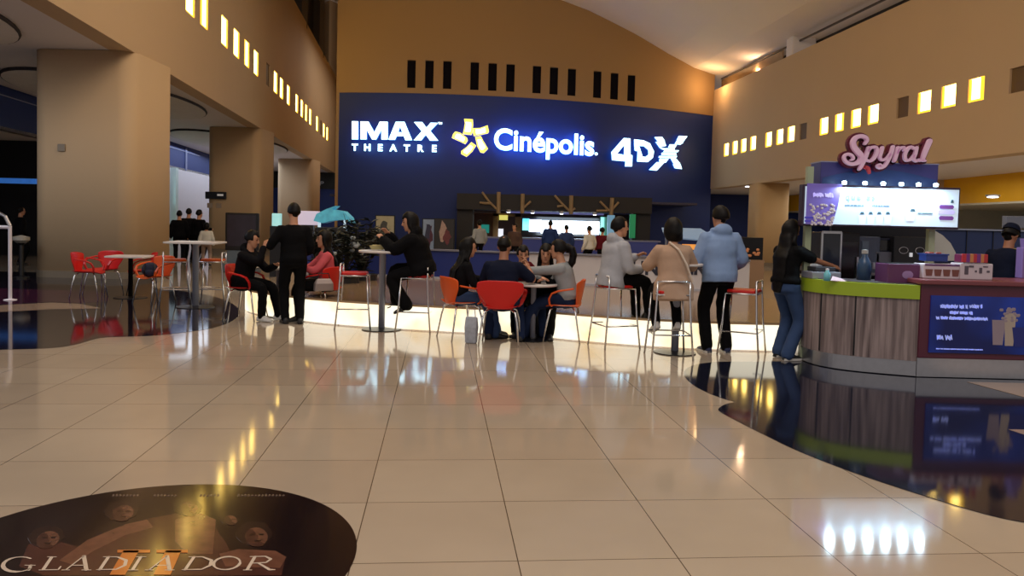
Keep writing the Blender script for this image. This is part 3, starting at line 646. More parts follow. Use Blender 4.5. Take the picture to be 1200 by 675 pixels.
t, s = slab('lit_poster_box', 'pale pink lit poster box behind the standing man in black', 'light box', (348, 247), (374, 264), 19.5, mat('pale_pink_lit', S(215, 205, 225), .4, em=S(205, 195, 220), es=.38), th=.2)
MB().box((0, 0, -t.location.z/2), (.3, .15, t.location.z)).build('pedestal', M_dark, t)
t, s = slab('lit_poster_box', 'cyan and white lit display left of the standing man in black', 'light box', (320, 250), (329, 265), 19.5, mat('cyan_white_lit', S(170, 235, 235), .4, em=S(160, 230, 230), es=.5, var=.5, vs=6), th=.2)
MB().box((0, 0, -t.location.z/2), (.3, .15, t.location.z)).build('pedestal', M_dark, t)
# black framed display in front of middle column
t = thing('poster_stand', 'large black framed poster stand in front of the middle left column', 'poster stand', (dp(284, 270, 21).x, 21, 0))
a, b = dp(265, 249, 21), dp(303, 294, 21)
w = b.x-a.x; MB().box((0, 0, (a.z+b.z)/2), (w, .12, a.z-b.z)).build('frame', M_dark, t, bevel=.02)
MB().box((0, -.065, (a.z+b.z)/2+.03), (w-.12, .01, a.z-b.z-.18)).build('print', mat('dark_poster_print', S(44, 38, 52), .35, var=.7, vs=3), t)
MB().box((0, 0, .12), (w, .5, .24)).build('base', mat('grey_blue_base', S(96, 110, 124), .4), t, bevel=.02)
MB().box((0, 0, .42), (w-.1, .08, .5)).build('lower_panel', mat('grey_blue_base', S(96, 110, 124), .4), t)

# ---------------------------------------------------------------- left aisle furnishing
t = thing('glass_entrance', 'pale green lit glass entrance in the recess at the left', 'entrance', (dp(178, 270, 38.4).x, 38.4, 0))
a, b = dp(163, 234, 38.4), dp(197, 300, 38.4); w = b.x-a.x
M_gg = mat('green_glass_lit', S(150, 190, 150), .25, em=S(150, 190, 145), es=.45)
MB().box((-w*.27, 0, a.z/2), (w*.44, .06, a.z)).build('glass_leaf', M_gg, t); MB().box((w*.22, 0, a.z/2), (w*.52, .06, a.z)).build('glass_leaf', M_gg, t)
MB().box((0, -.02, a.z), (w+.1, .12, .1)).build('door_head', mat('pale_green_frame', S(150, 175, 140), .4), t)
for x in (-w/2, -w*.05, w/2): MB().box((x, -.02, a.z/2), (.07, .12, a.z)).build('mullion', mat('pale_green_frame', S(150, 175, 140), .4), t)
MB().box((.2, -.3, 1.05), (w*.8, .5, .12)).build('counter_rail', M_dark, t)
MB().box((-w*.27, -.04, 1.9), (.4, .02, .4)).build('notice', mat('grey_notice', S(90, 110, 100), .5), t)
t = thing('downlight', 'round recessed downlight above the cyan lit recess', 'downlight', (dp(187, 200, 36).x, 36, 3.86))
MB().lathe([(.14, .0), (.17, .01), (.17, .04)], 16).build('rim', M_steel, t); MB().lathe([(.001, -.01), (.13, -.005), (.13, .02)], 16).build('lens', MATS['lens_glow'], t)
t = thing('sign_stand', 'thin white sign post with a small black plate in front of the green entrance', 'sign stand', (dp(182, 300, 20).x, 20, 0))
MB().lathe([(.17, 0), (.17, .02), (.03, .04)], 20).build('base', M_white, t); MB().lathe([(.022, .03), (.022, 1.35)], 10).build('post', M_white, t)
MB().box((0, -.03, 1.45), (.22, .03, .26)).build('plate', M_dark, t, bevel=.01)
t = thing('blue_shop_light', 'blue glowing strip in the dark shop at the far left', 'light strip', dp(18, 212, 24))
MB().box((0, 0, 0), (1.3, .1, .16)).build('tube_light', mat('blue_strip', S(70, 130, 210), .4, em=S(60, 125, 220), es=.35, var=.4, vs=5), t)
MB().box((0, 0, .12), (1.4, .14, .08)).build('housing', M_dark, t)
struct(MB().box((dp(18, 212, 26).x-1.2, 26.3, 1.95), (4.6, .2, 3.9)).build('wall_shop_front', mat('dark_shop_wall', S(14, 16, 24), .6)))
# handrail at the far left
t = thing('queue_barrier', 'white metal barrier post with a rail at the far left edge', 'barrier', (fl(12, 352).x, fl(12, 352).y, 0))
H_ = dp(12, 265, t.location.y).z
MB().lathe([(.10, 0), (.10, .015), (.028, .03), (.028, H_)], 14).build('post', M_white, t)
MB().tube([(.0, 0, H_-.02), (-1.6, 0, H_-.02)], .03, 8).build('rail', M_white, t)
MB().tube([(.0, 0, H_), (-.08, 0, H_+.16), (-.2, 0, H_+.22)], .03, 8).build('handle', M_steel, t)
t = thing('display_pedestal', 'slim pedestal with a pale rounded top in the dark shop at the far left', 'pedestal', (dp(25, 300, 17.2).x, 17.2, 0))
MB().lathe([(.16, 0), (.16, .03), (.05, .06), (.05, .75), (.1, .8)], 16).build('stem', M_dark, t); MB().lathe([(.1, .8), (.17, .86), (.17, .93), (.02, .97)], 16).build('top', mat('pale_top', S(150, 145, 135), .5), t)

# ---------------------------------------------------------------- chairs, stools, tables
def make_chair(m, label, grp):
    t = thing('plastic_armchair', label, 'chair', group=grp)
    th = .012
    def sheet(fn, nu, nv, name):
        mb = MB(); vs = [fn(-1+2*i/nu, j/nv) for j in range(nv+1) for i in range(nu+1)]
        mb.add(vs, [(j*(nu+1)+i, j*(nu+1)+i+1, (j+1)*(nu+1)+i+1, (j+1)*(nu+1)+i) for j in range(nv) for i in range(nu)])
        o = mb.build(name, m, t, smooth=True); s_ = o.modifiers.new('s', 'SOLIDIFY'); s_.thickness = th; s_.offset = 0
        b_ = o.modifiers.new('b', 'SUBSURF'); b_.levels = 1; b_.render_levels = 1; return o
    def back(u, v):
        w = .165 + .125*max(0, min(1, (v-.18)/.45))**.8; c = (1-abs(u)**4*.10*v)
        return (u*w, -.20-.07*v+.09*u*u*(.4+.6*v), .45+.36*v*c)
    def seat(u, v):
        return (u*(.215-.03*abs(v-.5)), -.215+.44*v, .448+.035*u*u - .05*max(0, v-.75)**1.2*2 + .04*max(0, .2-v)*2)
    sheet(back, 12, 8, 'backrest'); sheet(seat, 10, 8, 'seat')
    for s_ in (-1, 1):
        pts = [(s_*.272, -.145, .70), (s_*.292, -.06, .685), (s_*.297, .05, .665), (s_*.29, .13, .63), (s_*.268, .165, .56), (s_*.235, .16, .49), (s_*.2, .13, .46)]
        mb = MB(); rr = []
        for i, p in enumerate(pts):
            q = Vector(pts[min(i+1, len(pts)-1)])-Vector(pts[max(i-1, 0)]); q.normalize(); n_ = Vector((0, -q.z, q.y)).normalized()
            w_ = .026; r4 = [Vector(p)+n_*.012+Vector((w_, 0, 0)), Vector(p)+n_*.012-Vector((w_, 0, 0)), Vector(p)-n_*.010-Vector((w_, 0, 0)), Vector(p)-n_*.010+Vector((w_, 0, 0))]
            rr.append([tuple(x) for x in r4])
        mb.rings(rr); mb.build('armrest', m, t, fix=True, bevel=.006)
    for sx in (-1, 1):
        for sy in (-1, 1):
            pts = [(sx*.13, sy*.12, .445), (sx*.19, sy*.16, .41), (sx*.215, sy*.185, .3), (sx*.245, sy*.235, .0)]
            l = MB().tube(pts, [.011, .012, .012, .010], 8).build('leg', M_chrome, t, smooth=True)
    return t
def make_stool(m, label, grp):
    t = thing('bar_stool', label, 'stool', group=grp); Z = .755
    MB().prism([(-.17, -.15), (-.14, -.18), (.14, -.18), (.17, -.15), (.18, .1), (.15, .17), (-.15, .17), (-.18, .1)], Z-.01, Z+.025).build('seat', m, t, bevel=.01)
    for sx in (-1, 1):
        for sy in (-1, 1):
            top = Z+.13 if sy < 0 else Z
            pts = [(sx*.185, sy*.18, top), (sx*.185, sy*.18, Z-.02), (sx*.205, sy*.2, .4), (sx*.235, sy*.24, 0)]
            if sy > 0: pts = pts[1:]
            MB().tube(pts, .0115, 8).build('leg', M_chrome, t, smooth=True)
    MB().tube([(-.185, -.18, Z+.13), (0, -.185, Z+.135), (.185, -.18, Z+.13)], .0115, 8).build('back_rail', M_chrome, t, smooth=True)
    mb = MB()
    for sx in (-1, 1): mb.tube([(sx*.185, -.18, Z-.02), (sx*.185, .18, Z-.02)], .010, 8)
    for sy in (-1, 1): mb.tube([(-.185, sy*.18, Z-.02), (.185, sy*.18, Z-.02)], .010, 8)
    mb.build('seat_frame', M_chrome, t, smooth=True)
    f = .2; z = .28; k = .214; MB().tube([(-k, -k, z), (k, -k, z), (k, k, z), (-k, k, z)], .009, 8, close=True).build('footrest', M_chrome, t, smooth=True)
    return t
def table(label, loc, z, kind, rz=0, base=M_dark, pole=M_pole, br=.26, w=.62, pr=.035, grp=None, name='cafe_table'):
    t = thing(name, label, 'table', (loc[0], loc[1], 0), rz, grp)
    if kind == 'square': MB().prism([(-w/2+.04, -w/2), (w/2-.04, -w/2), (w/2, -w/2+.04), (w/2, w/2-.04), (w/2-.04, w/2), (-w/2+.04, w/2), (-w/2, w/2-.04), (-w/2, -w/2+.04)], z-.03, z).build('tabletop', M_top, t, bevel=.004)
    else: MB().lathe([(.01, z-.03), (w/2-.01, z-.03), (w/2, z-.02), (w/2, z-.005), (w/2-.01, z), (.01, z)], 36).build('tabletop', M_top, t)
    MB().lathe([(pr, .02), (pr, z-.04), (pr*3, z-.03)], 16).build('pole', pole, t, smooth=True)
    MB().lathe([(br, 0.003), (br, .012), (br*.6, .022), (.05, .03)], 32).build('base_plate', base, t)
    return t
F_ = lambda x, y, z=0.0: fl(x, y, z)
chair_r = None
def chairs(px_, py_, rz, col, label, first=[None, None]):
    global chair_red, chair_or
    q = F_(px_, py_); i = 0 if col == 'red' else 1
    if first[i] is None:
        first[i] = make_chair(M_red if i == 0 else M_orange, label, None); first[i].location = q; first[i].rotation_euler = (0, 0, R(rz)); return first[i]
    return dup(first[i], q, R(rz), label)
def stools(px_, py_, rz, col, label, first={}):
    q = F_(px_, py_)
    if col not in first:
        first[col] = make_stool({'red': M_red, 'orange': M_orange}[col], label, None); first[col].location = q; first[col].rotation_euler = (0, 0, R(rz)); return first[col]
    return dup(first[col], q, R(rz), label)
# left group
ch1 = chairs(104, 349, -80, 'red', 'red plastic armchair seen from the side, leftmost by the big tan column')
ch2 = chairs(121, 345, 165, 'red', 'red plastic armchair facing the camera behind the small table by the big column')
ch3 = chairs(166, 347, 120, 'red', 'red plastic armchair to the right of the small table by the big column')
table('small white table with a dark pole beside the red chairs at the big column', F_(153, 349), .76, 'square', R(8), pole=M_dark, w=.68, pr=.04, br=.28)
ch4 = chairs(181, 356, 150, 'orange', 'orange plastic armchair left of the high table at the left')
t = thing('backpack', 'dark blue backpack slumped on the orange chair at the left', 'bag', ch4.location + Vector((-.04, -.08, .46)), .4)
mb = MB(); mb.ell((0, 0, .12), (.13, .08, .13), 10); mb.ell((0, -.05, .07), (.09, .05, .07), 8); mb.build('bag_body', mat('dark_blue_fabric', S(30, 34, 60), .8, bump=.3), t, smooth=True)
MB().tube([(-.07, -.09, .22), (-.08, -.14, .12), (-.07, -.1, .02)], .012, 6).build('strap', M_dark, t); MB().tube([(.07, -.09, .22), (.08, -.14, .12), (.07, -.1, .02)], .012, 6).build('strap', M_dark, t)
table('tall square white table with a steel pole at the left, beside orange stools', F_(229, 360), 1.08, 'square', R(6), w=.80, pr=.05, br=.3, name='high_table')
st1 = stools(205, 358, -65, 'orange', 'orange seated bar stool to the left of the left high table')
st2 = stools(249, 357, 100, 'orange', 'orange seated bar stool to the right of the left high table')
# second group
ch5 = chairs(288, 374, -95, 'red', 'red plastic armchair holding the diner in black, left of the white table')
ch6 = chairs(378, 375, 70, 'red', 'red plastic armchair holding the diner in pink')
table('small white table between the black clad diner and the diner in pink', F_(326, 370), .75, 'square', R(4), w=.66, br=.26)
# third group
table('round high white table in front of the hooded diner', F_(447, 386), 1.09, 'round', w=.66, br=.27, pr=.045, name='high_table')
st3 = stools(415, 384, -84, 'red', 'empty red seated bar stool left of the middle high table')
st4 = stools(488, 388, 84, 'red', 'red seated bar stool under the hooded diner')
# fourth group
table('low round white table among the four chairs in the middle', (fl(624, 400).x, 9.88), .74, 'round', w=.62, br=.2)
ch7 = chairs(586, 403, -4, 'red', 'bright red plastic armchair seen from behind, under the man in black')
ch8 = chairs(540, 396, -62, 'orange', 'orange plastic armchair under the long haired woman in black')
ch9 = chairs(660, 399, 80, 'orange', 'orange plastic armchair under the woman in the grey sweater')
# fifth group
table('high white table between the man in the grey hoodie and the woman in beige', (fl(785, 409).x, 9.17), 1.08, 'round', w=.60, br=.25, pr=.045, name='high_table')
st5 = stools(719, 406, -70, 'red', 'bar stool under the man in the grey hoodie')
st6 = stools(783, 418, 0, 'red', 'bar stool under the woman in the beige coat')
st7 = stools(869, 414, 62, 'red', 'empty red seated bar stool between the blue hoodie man and the kiosk')
# small things on tables
t = thing('food_tray', 'pale yellow open food container held over the middle high table', 'food container', (F_(447, 386).x-.06, F_(447, 386).y-.02, 1.10))
MB().rings([[(-.08, -.06, 0), (.08, -.06, 0), (.08, .06, 0), (-.08, .06, 0)], [(-.11, -.08, .055), (.11, -.08, .055), (.11, .08, .055), (-.11, .08, .055)]]).build('tray', mat('card_yellow', S(170, 160, 110), .6), t)
mb = MB(); rnd = random.Random(4)
for i in range(14): mb.ell((rnd.uniform(-.07, .07), rnd.uniform(-.05, .05), .055), (.022, .02, .016), 4)
mb.build('food', mat('food_cream', S(200, 185, 130), .6), t)

# ---------------------------------------------------------------- Spyral kiosk
def wood_mat():
    m = D.materials.new('grey_plank_wood'); m.use_nodes = True; nt = m.node_tree; b = nt.nodes['Principled BSDF']
    tc = nt.nodes.new('ShaderNodeTexCoord'); mp = nt.nodes.new('ShaderNodeMapping'); mp.inputs['Scale'].default_value = (26, 26, 1.2)
    nt.links.new(tc.outputs['Object'], mp.inputs['Vector']); n = nt.nodes.new('ShaderNodeTexNoise'); n.inputs['Scale'].default_value = 1; n.inputs['Detail'].default_value = 5
    nt.links.new(mp.outputs[0], n.inputs['Vector']); cr = nt.nodes.new('ShaderNodeValToRGB')
    cr.color_ramp.elements[0].position = .3; cr.color_ramp.elements[0].color = S(92, 78, 78); cr.color_ramp.elements[1].position = .7; cr.color_ramp.elements[1].color = S(170, 152, 150)
    nt.links.new(n.outputs['Fac'], cr.inputs[0]); nt.links.new(cr.outputs[0], b.inputs['Base Color']); b.inputs['Roughness'].default_value = .45; return m
M_plank = wood_mat()
M_green = mat('lime_counter_band', S(160, 185, 45), .35, var=.05)
M_plum = mat('plum_counter', S(92, 40, 58), .35, var=.08)
M_purp = mat('purple_board', S(62, 58, 120), .4, var=.1)
k = thing('kiosk_counter', 'curved kiosk counter with grey plank front, lime band and steel kick plate', 'counter', (3.8, 8.6, 0))
def arc_front(off):
    pts = [(3.42, 9.5), (3.38, 9.1), (3.36, 8.8), (3.40, 8.55), (3.50, 8.36), (3.66, 8.22), (3.9, 8.10), (4.25, 7.97)]
    out = []
    for i, p in enumerate(pts):
        a = Vector(pts[max(0, i-1)]); b = Vector(pts[min(len(pts)-1, i+1)]); d = (b-a).normalized(); n = Vector((d.y, -d.x))
        out.append((p[0]-n.x*off*-1-3.8 if False else p[0]+n.x*(-off)*-1-3.8, p[1]+n.y*off-8.6))
    return smooth_poly(out, 2)
back = [(4.27-3.8, 8.7-8.6), (3.75-3.8, 8.75-8.6), (3.72-3.8, 9.5-8.6)]
def ring_prism(off, z0, z1): return MB().prism(arc_front(off) + back, z0, z1)
ring_prism(0, .17, .82).build('plank_front', M_plank, k, fix=True)
ring_prism(.02, .82, .965).build('lime_band', M_green, k, fix=True)
ring_prism(-.015, .012, .17).build('kick_plate', M_steel, k, fix=True)
ring_prism(-.05, .965, .972).build('worktop', mat('grey_worktop', S(84, 80, 84), .35), k, fix=True)
for i in (7, 15, 22):
    a_ = arc_front(.004)[i]; MB().box((a_[0], a_[1], .5), (.012, .012, .64)).build('panel_joint', M_dark, k)
# plum counter
k2 = thing('kiosk_counter', 'plum red kiosk counter with a large blue screen on its front', 'counter', (5.5, 7.95, 0))
MB().box((-.0, .35, .6), (2.5, .72, .78)).build('body', M_plum, k2, bevel=.01)
MB().box((.0, .34, 1.005), (2.54, .78, .05)).build('worktop', mat('plum_worktop', S(128, 66, 72), .3), k2, bevel=.01)
MB().box((.0, .37, .11), (2.48, .68, .2)).build('kick_plate', M_steel, k2)
Ys = 7.935
sa, sb = dp(1091, 346, Ys), dp(1093, 413, Ys); sx0 = sa.x-5.5; zt_, zb_ = sa.z, sb.z; sw = 1.26
scr = MB().box((sx0+sw/2, -.01, (zt_+zb_)/2), (sw, .03, zt_-zb_)).build('screen', None or screen_mat('blue_ad_screen', S(10, 18, 64), S(16, 44, 128), .45, 1.2), k2)
M_sct = mat('screen_pale_print', S(150, 160, 215), .5, em=S(150, 160, 215), es=.55)
rnd = random.Random(11)
def scribble(x0, x1, z, h, mt, parent, y=-.03, seed=1, pw=.007):
    r_ = random.Random(seed); mb = MB(); x = x0; pts = []
    while x < x1:
        w = h*r_.uniform(.35, .6); n = r_.randint(3, 5); pts = [(x+w*i/n, z+h*(r_.uniform(0, .25) if i % 2 else r_.uniform(.7, 1.0))) for i in range(n+1)]
        mb.stroke(pts, pw, 0, .002, 5); x += w + (h*.45 if r_.random() < .18 else h*.1)
    mb.v = [(v[0], y-v[2], v[1]) for v in mb.v]; return mb.build('lettering', mt, parent, fix=True)
H1 = lambda px_, py_: (dp(px_, py_, Ys).x-5.5, dp(px_, py_, Ys).z)
for (xa, xb, yb, h, sd) in ((1101, 1132, 361, .042, 1), (1135, 1149, 361, .042, 2), (1112, 1139, 368, .034, 3), (1096, 1130, 374, .034, 4), (1132, 1155, 375, .034, 5), (1096, 1150, 409, .012, 8)):
    a, b = H1(xa, yb), H1(xb, yb); scribble(a[0], b[0], a[1], h, M_sct, k2, seed=sd, pw=.0075 if h > .02 else .003)
a = H1(1097, 398); scribble(a[0], a[0]+.15, a[1], .055, M_sct, k2, seed=12, pw=.011)
# pictured cups/popcorn on the screen
def pic(px_, py_, w, h, m, parent, poly=None, y=-.028, H=H1, nm='picture'):
    c = H(px_, py_); poly = poly or [(-.5, 0), (.5, 0), (.42, 1), (-.42, 1)]
    mb = MB(); mb.prism([(c[0]+p[0]*w, c[1]+p[1]*h) for p in poly], 0, .003); mb.v = [(v[0], y-v[2], v[1]) for v in mb.v]
    return mb.build(nm, m, parent, fix=True)
cup = [(-.36, 0), (.36, 0), (.5, 1), (-.5, 1)]
M_cr = mat('picture_cream', S(120, 104, 110), .5, em=S(120, 104, 110), es=.3); M_cd = mat('picture_blue_cup', S(30, 34, 90), .5, em=S(30, 34, 90), es=.3)
pic(1168, 404, .14, .26, M_cr, k2, cup); pic(1181, 405, .12, .34, mat('picture_tan', S(140, 124, 112), .5, em=S(140, 124, 112), es=.3), k2, cup, y=-.031)
pic(1196, 406, .22, .2, M_cd, k2, cup, y=-.034)
c_ = H1(1182, 372); mb = MB(); rr = random.Random(3)
for i in range(22): mb.ell((c_[0]+rr.uniform(-.09, .09), -.03, c_[1]+rr.uniform(-.04, .10)), (.022, .006, .02), 4)
mb.build('pictured_topping', M_cr, k2)
# posts
M_post = mat('pale_green_post', S(160, 170, 140), .4)
mb_ = thing('kiosk_menu_board', 'long backlit menu board over the kiosk counter with violet and pale blue pictures', 'menu board', (dp(1031, 245, 8.75).x, 8.75, 0))
ox = mb_.location.x; Yb = 8.75
HB = lambda px_, py_: (dp(px_, py_, Yb).x-ox, dp(px_, py_, Yb).z)
for px_ in (953, 1100):
    a = HB(px_, 216)[0]; MB().box((a, .12, 1.12 if px_ < 1000 else 1.0), (.07, .07, 2.24 if px_ < 1000 else 2.0)).build('post', M_post, mb_)
tl, tr, bl, br_ = HB(940, 215.5), HB(1124, 220.5), HB(938, 265.5), HB(1122, 268)
def quadb(tl, tr, br_, bl, y, th, m, nm, par):
    return MB().quad3((bl[0], y, bl[1]), (br_[0], y, br_[1]), (tr[0], y, tr[1]), (tl[0], y, tl[1]), th, (0, -1, 0)).build(nm, m, par, fix=True)
x0b, x1b, z0b, z1b = (tl[0]+bl[0])/2, (tr[0]+br_[0])/2, (bl[1]+br_[1])/2, (tl[1]+tr[1])/2
MB().box(((x0b+x1b)/2, .03, (z0b+z1b)/2), (x1b-x0b, .12, z1b-z0b)).build('frame', mat('plum_frame', S(50, 34, 54), .4), mb_, bevel=.01)
g = .025
M_face = screen_mat('menu_face_light', (.50, .62, .80, 1), (.62, .74, .86, 1), .42, 1.5)
MB().box(((x0b+x1b)/2, -.035, (z0b+z1b)/2), (x1b-x0b-2*g, .02, z1b-z0b-2*g)).build('light_face', M_face, mb_)
M_viol = mat('menu_violet', S(96, 80, 150), .5, em=S(96, 80, 150), es=.45, var=.2, vs=6)
def picb(px_, py_, w, h, m, poly, y=-.047, nm='picture'): return pic(px_, py_, w, h, m, mb_, poly, y, HB, nm)
picb(961, 263.0, .40, .46, M_viol, [(-.46, 0), (.30, 0), (.44, .5), (.54, 1), (-.46, 1)])
M_pop = mat('menu_popcorn', S(150, 136, 140), .5, em=S(165, 150, 150), es=.4, var=.4, vs=30); M_lil = mat('menu_lilac_print', S(180, 170, 215), .5, em=S(190, 180, 225), es=.5)
mb = MB(); rr = random.Random(5); c_ = HB(962, 250)
for i in range(70):
    z = rr.uniform(-.13, .10); x = rr.uniform(-.14, .13)*(1+z*.6); mb.ell((c_[0]+x, -.052, c_[1]+z), (.016, .006, .016), 4)
mb.build('pictured_popcorn', M_pop, mb_)
a, b = HB(951, 231), HB(974, 229); scribble(a[0], b[0], a[1], .05, M_lil, mb_, y=-.053, seed=21, pw=.012)
for z_ in (256, 260): picb(946, z_, .10, .02, mat('menu_indigo', S(60, 50, 150), .5, em=S(60, 50, 150), es=.4), [(-.5, 0), (.5, 0), (.5, 1), (-.5, 1)], y=-.053, nm='indigo_ribbon')
M_grey = mat('menu_grey_print', S(120, 145, 165), .5, em=S(120, 150, 170), es=.35)
a = HB(988, 234); mb = text_mb('que es', .105, .002, 0, .002, 1.25); warp(mb, lambda v: Vector((a[0]+v.x, -.049-v.z, a[1]+v.y))); mb.build('lettering', M_grey, mb_)
a, b = HB(988, 241.5), HB(1010, 241.5); scribble(a[0], b[0], a[1], .02, M_grey, mb_, y=-.047, seed=31, pw=.004)
a, b = HB(1020, 242), HB(1040, 242); scribble(a[0], b[0], a[1], .02, M_grey, mb_, y=-.047, seed=32, pw=.004)
M_cupw = mat('menu_cup_white', S(205, 205, 222), .5, em=S(200, 200, 220), es=.5); M_bear = mat('menu_dark_top', S(60, 84, 96), .5, em=S(60, 84, 96), es=.3)
for i, px_ in enumerate((1008, 1018, 1028, 1038)):
    picb(px_, 263.5, .09, .11, M_cupw, cup, nm='pictured_cup'); picb(px_, 251.5, .05, .03, M_bear, [(-.5, 0), (.5, 0), (.3, 1), (-.3, 1)], nm='pictured_lid')
picb(1064, 259, .12, .10, M_cupw, cup, nm='pictured_cup'); picb(1067, 248, .06, .03, M_bear, [(-.5, 0), (.5, 0), (.3, 1), (-.3, 1)], nm='pictured_lid')
picb(1060, 238, .05, .09, mat('menu_pink', S(225, 180, 190), .5, em=S(225, 180, 190), es=.5), [(-.5, 0), (.5, .1), (.3, 1), (-.2, .8)], nm='pictured_swirl')
a, b = HB(1073, 251), HB(1090, 251); scribble(a[0], b[0], a[1], .018, M_grey, mb_, y=-.047, seed=33, pw=.004)
M_pp = mat('menu_purple_cup', S(110, 60, 130), .5, em=S(110, 60, 130), es=.35)
for i, (y_, w_) in enumerate(((258, .17), (251, .20), (245, .17))): picb(1106, y_, w_, .045, M_pp if i != 1 else M_lil, [(-.42, 0), (.42, 0), (.5, .6), (.4, 1), (-.4, 1), (-.5, .6)], y=-.047-.003*i, nm='pictured_cup')
picb(1113, 238, .035, .035, M_bear, [(-.5, 0), (.5, 0), (.3, 1), (-.3, 1)], nm='pictured_lid')
for px_ in (985, 1009, 1030, 1051, 1071, 1091):
    a = HB(px_, 214.8+(px_-940)*.027); m_ = MB(); m_.lathe([(.001, 0), (.022, .002), (.026, .03), (.012, .04)], 12, (a[0], -.10, a[1]-.005)); m_.build('lamp', mat('kiosk_lamp', (1, 1, 1, 1), .4, em=(.55, .85, 1, 1), es=13), mb_)
    area_light('board_lamp', (a[0]+ox, Yb-.12, a[1]-.015), .06, 3.2, (.6, .85, 1), rot=(R(-12), 0, 0))
# purple header box
kh = thing('kiosk_header_box', 'dark violet header box above the menu board', 'header box', (dp(1029, 204, 8.85).x, 8.85, 0))
HH = lambda px_, py_: (dp(px_, py_, 8.85).x-kh.location.x, dp(px_, py_, 8.85).z)
a, b = HH(961, 189.5), HH(1097, 222); MB().box(((a[0]+b[0])/2, .12, (a[1]+b[1])/2), (b[0]-a[0], .3, a[1]-b[1])).build('box', M_purp, kh, bevel=.008)
mb = MB(); pts = [(a[0]+.02+i*(b[0]-a[0]-.04)/12, b[1]+.10+.11*math.sin(math.pi*i/12)) for i in range(13)]
mb.prism([(a[0]+.02, b[1]+.02)] + pts + [(b[0]-.02, b[1]+.02)], 0, .004); mb.v = [(v[0], -.032-v[2], v[1]) for v in mb.v]
mb.build('teal_wave', mat('teal_violet_wave', S(42, 66, 122), .4), kh, fix=True)
MB().box(((a[0]+b[0])/2, .12, a[1]+.0), (b[0]-a[0]+.01, .31, .012)).build('pale_edge', mat('pale_edge', S(150, 150, 180), .4), kh)
# script lettering
sp = thing('kiosk_name_sign', 'pink and maroon script Spyral lettering on top of the header box', 'sign', (0, 8.72, 0))
def zS(L): return [(970+x/9.23, 150+y/9.23) for x, y in L]
def sw_(L): return [(dp(x, y, 8.72).x, dp(x, y, 8.72).z) for x, y in zS(L)]
letters = {
 'letter_s': [([(385,175),(408,140),(395,108),(350,92),(295,105),(262,150),(268,205),(305,255),(345,305),(335,355),(285,388),(220,388),(172,355),(165,310),(200,285),(245,300),(262,335),(235,350)], [28,36,38,40,46,52,56,58,58,52,42,36,32,30,30,30,26,20])],
 'letter_p': [([(425,215),(415,260),(385,340),(345,420),(325,450)], [30,36,38,36,26]), ([(420,255),(455,215),(505,215),(515,260),(490,320),(445,360),(405,350)], [24,28,34,38,36,30,24])],
 'letter_y': [([(575,215),(560,270),(548,320),(575,350),(620,330),(660,280)], [32,34,32,28,24,24]), ([(690,205),(672,270),(640,345),(600,410),(550,435),(520,415),(545,395),(570,410)], [32,34,34,34,30,26,20,16])],
 'letter_r': [([(745,215),(728,280),(708,345),(700,362)], [30,36,34,28]), ([(730,280),(765,225),(805,215),(808,245)], [20,26,32,26])],
 'letter_a': [([(925,230),(880,210),(840,240),(815,300),(830,350),(875,345),(915,295)], [28,32,34,34,32,26,22]), ([(945,215),(930,280),(912,335),(940,362),(965,345)], [30,34,32,26,18])],
 'letter_l': [([(1085,145),(1055,215),(1025,290),(1010,345),(1035,358)], [50,48,44,36,22]), ([(965,340),(985,360),(1012,345)], [16,18,18])]}
M_pink = mat('sign_pink_face', S(222, 188, 208), .35, em=S(214, 160, 196), es=.12); M_mar = mat('sign_maroon_edge', S(96, 16, 44), .35)
sc = 8.72/900/9.23
def dens(pts, ws, n=3):
    P, Wd = [], []
    m_ = len(pts)
    for i in range(m_-1):
        p0, p1, p2, p3 = [Vector(pts[max(0, min(m_-1, j))]) for j in (i-1, i, i+1, i+2)]
        for q in range(n):
            t_ = q/n; v = .5*((2*p1)+(p2-p0)*t_+(2*p0-5*p1+4*p2-p3)*t_*t_+(3*p1-p0-3*p2+p3)*t_**3); P.append(tuple(v)); Wd.append(ws[i]+(ws[i+1]-ws[i])*t_)
    P.append(tuple(pts[-1])); Wd.append(ws[-1]); return P, Wd
for ix, (nm, sts) in enumerate(letters.items()):
    mi = MB(); mo = MB()
    for pts, ws in sts:
        P, Wd = dens(pts, ws); q = sw_(P)
        mi.stroke(q, [w*sc for w in Wd], .005, .05); mo.stroke(q, [(w+44)*sc for w in Wd], -.06-ix*.0015, .005+ix*.001)
    for m_ in (mi, mo): m_.v = [(v[0], -v[2], v[1]) for v in m_.v]
    o = mi.build(nm, M_pink, sp, fix=True); mo.build('maroon_backing', M_mar, o, fix=True)
mo = MB(); P, Wd = dens([(395,425),(425,440),(440,485)], [40,44,30]); mo.stroke(sw_(P), [w*sc for w in Wd], .005, .03); mo.v = [(v[0], -v[2], v[1]) for v in mo.v]
mo.build('red_tail', mat('sign_red_tail', S(200, 70, 80), .4), sp, fix=True)
mo = MB(); P, Wd = dens([(1085,150),(1110,135),(1030,160),(960,185)], [30,22,20,14]); mo.stroke(sw_(P), [w*sc for w in Wd], -.05, .0); mo.v = [(v[0], -v[2], v[1]) for v in mo.v]
mo.build('maroon_flourish', M_mar, sp, fix=True)

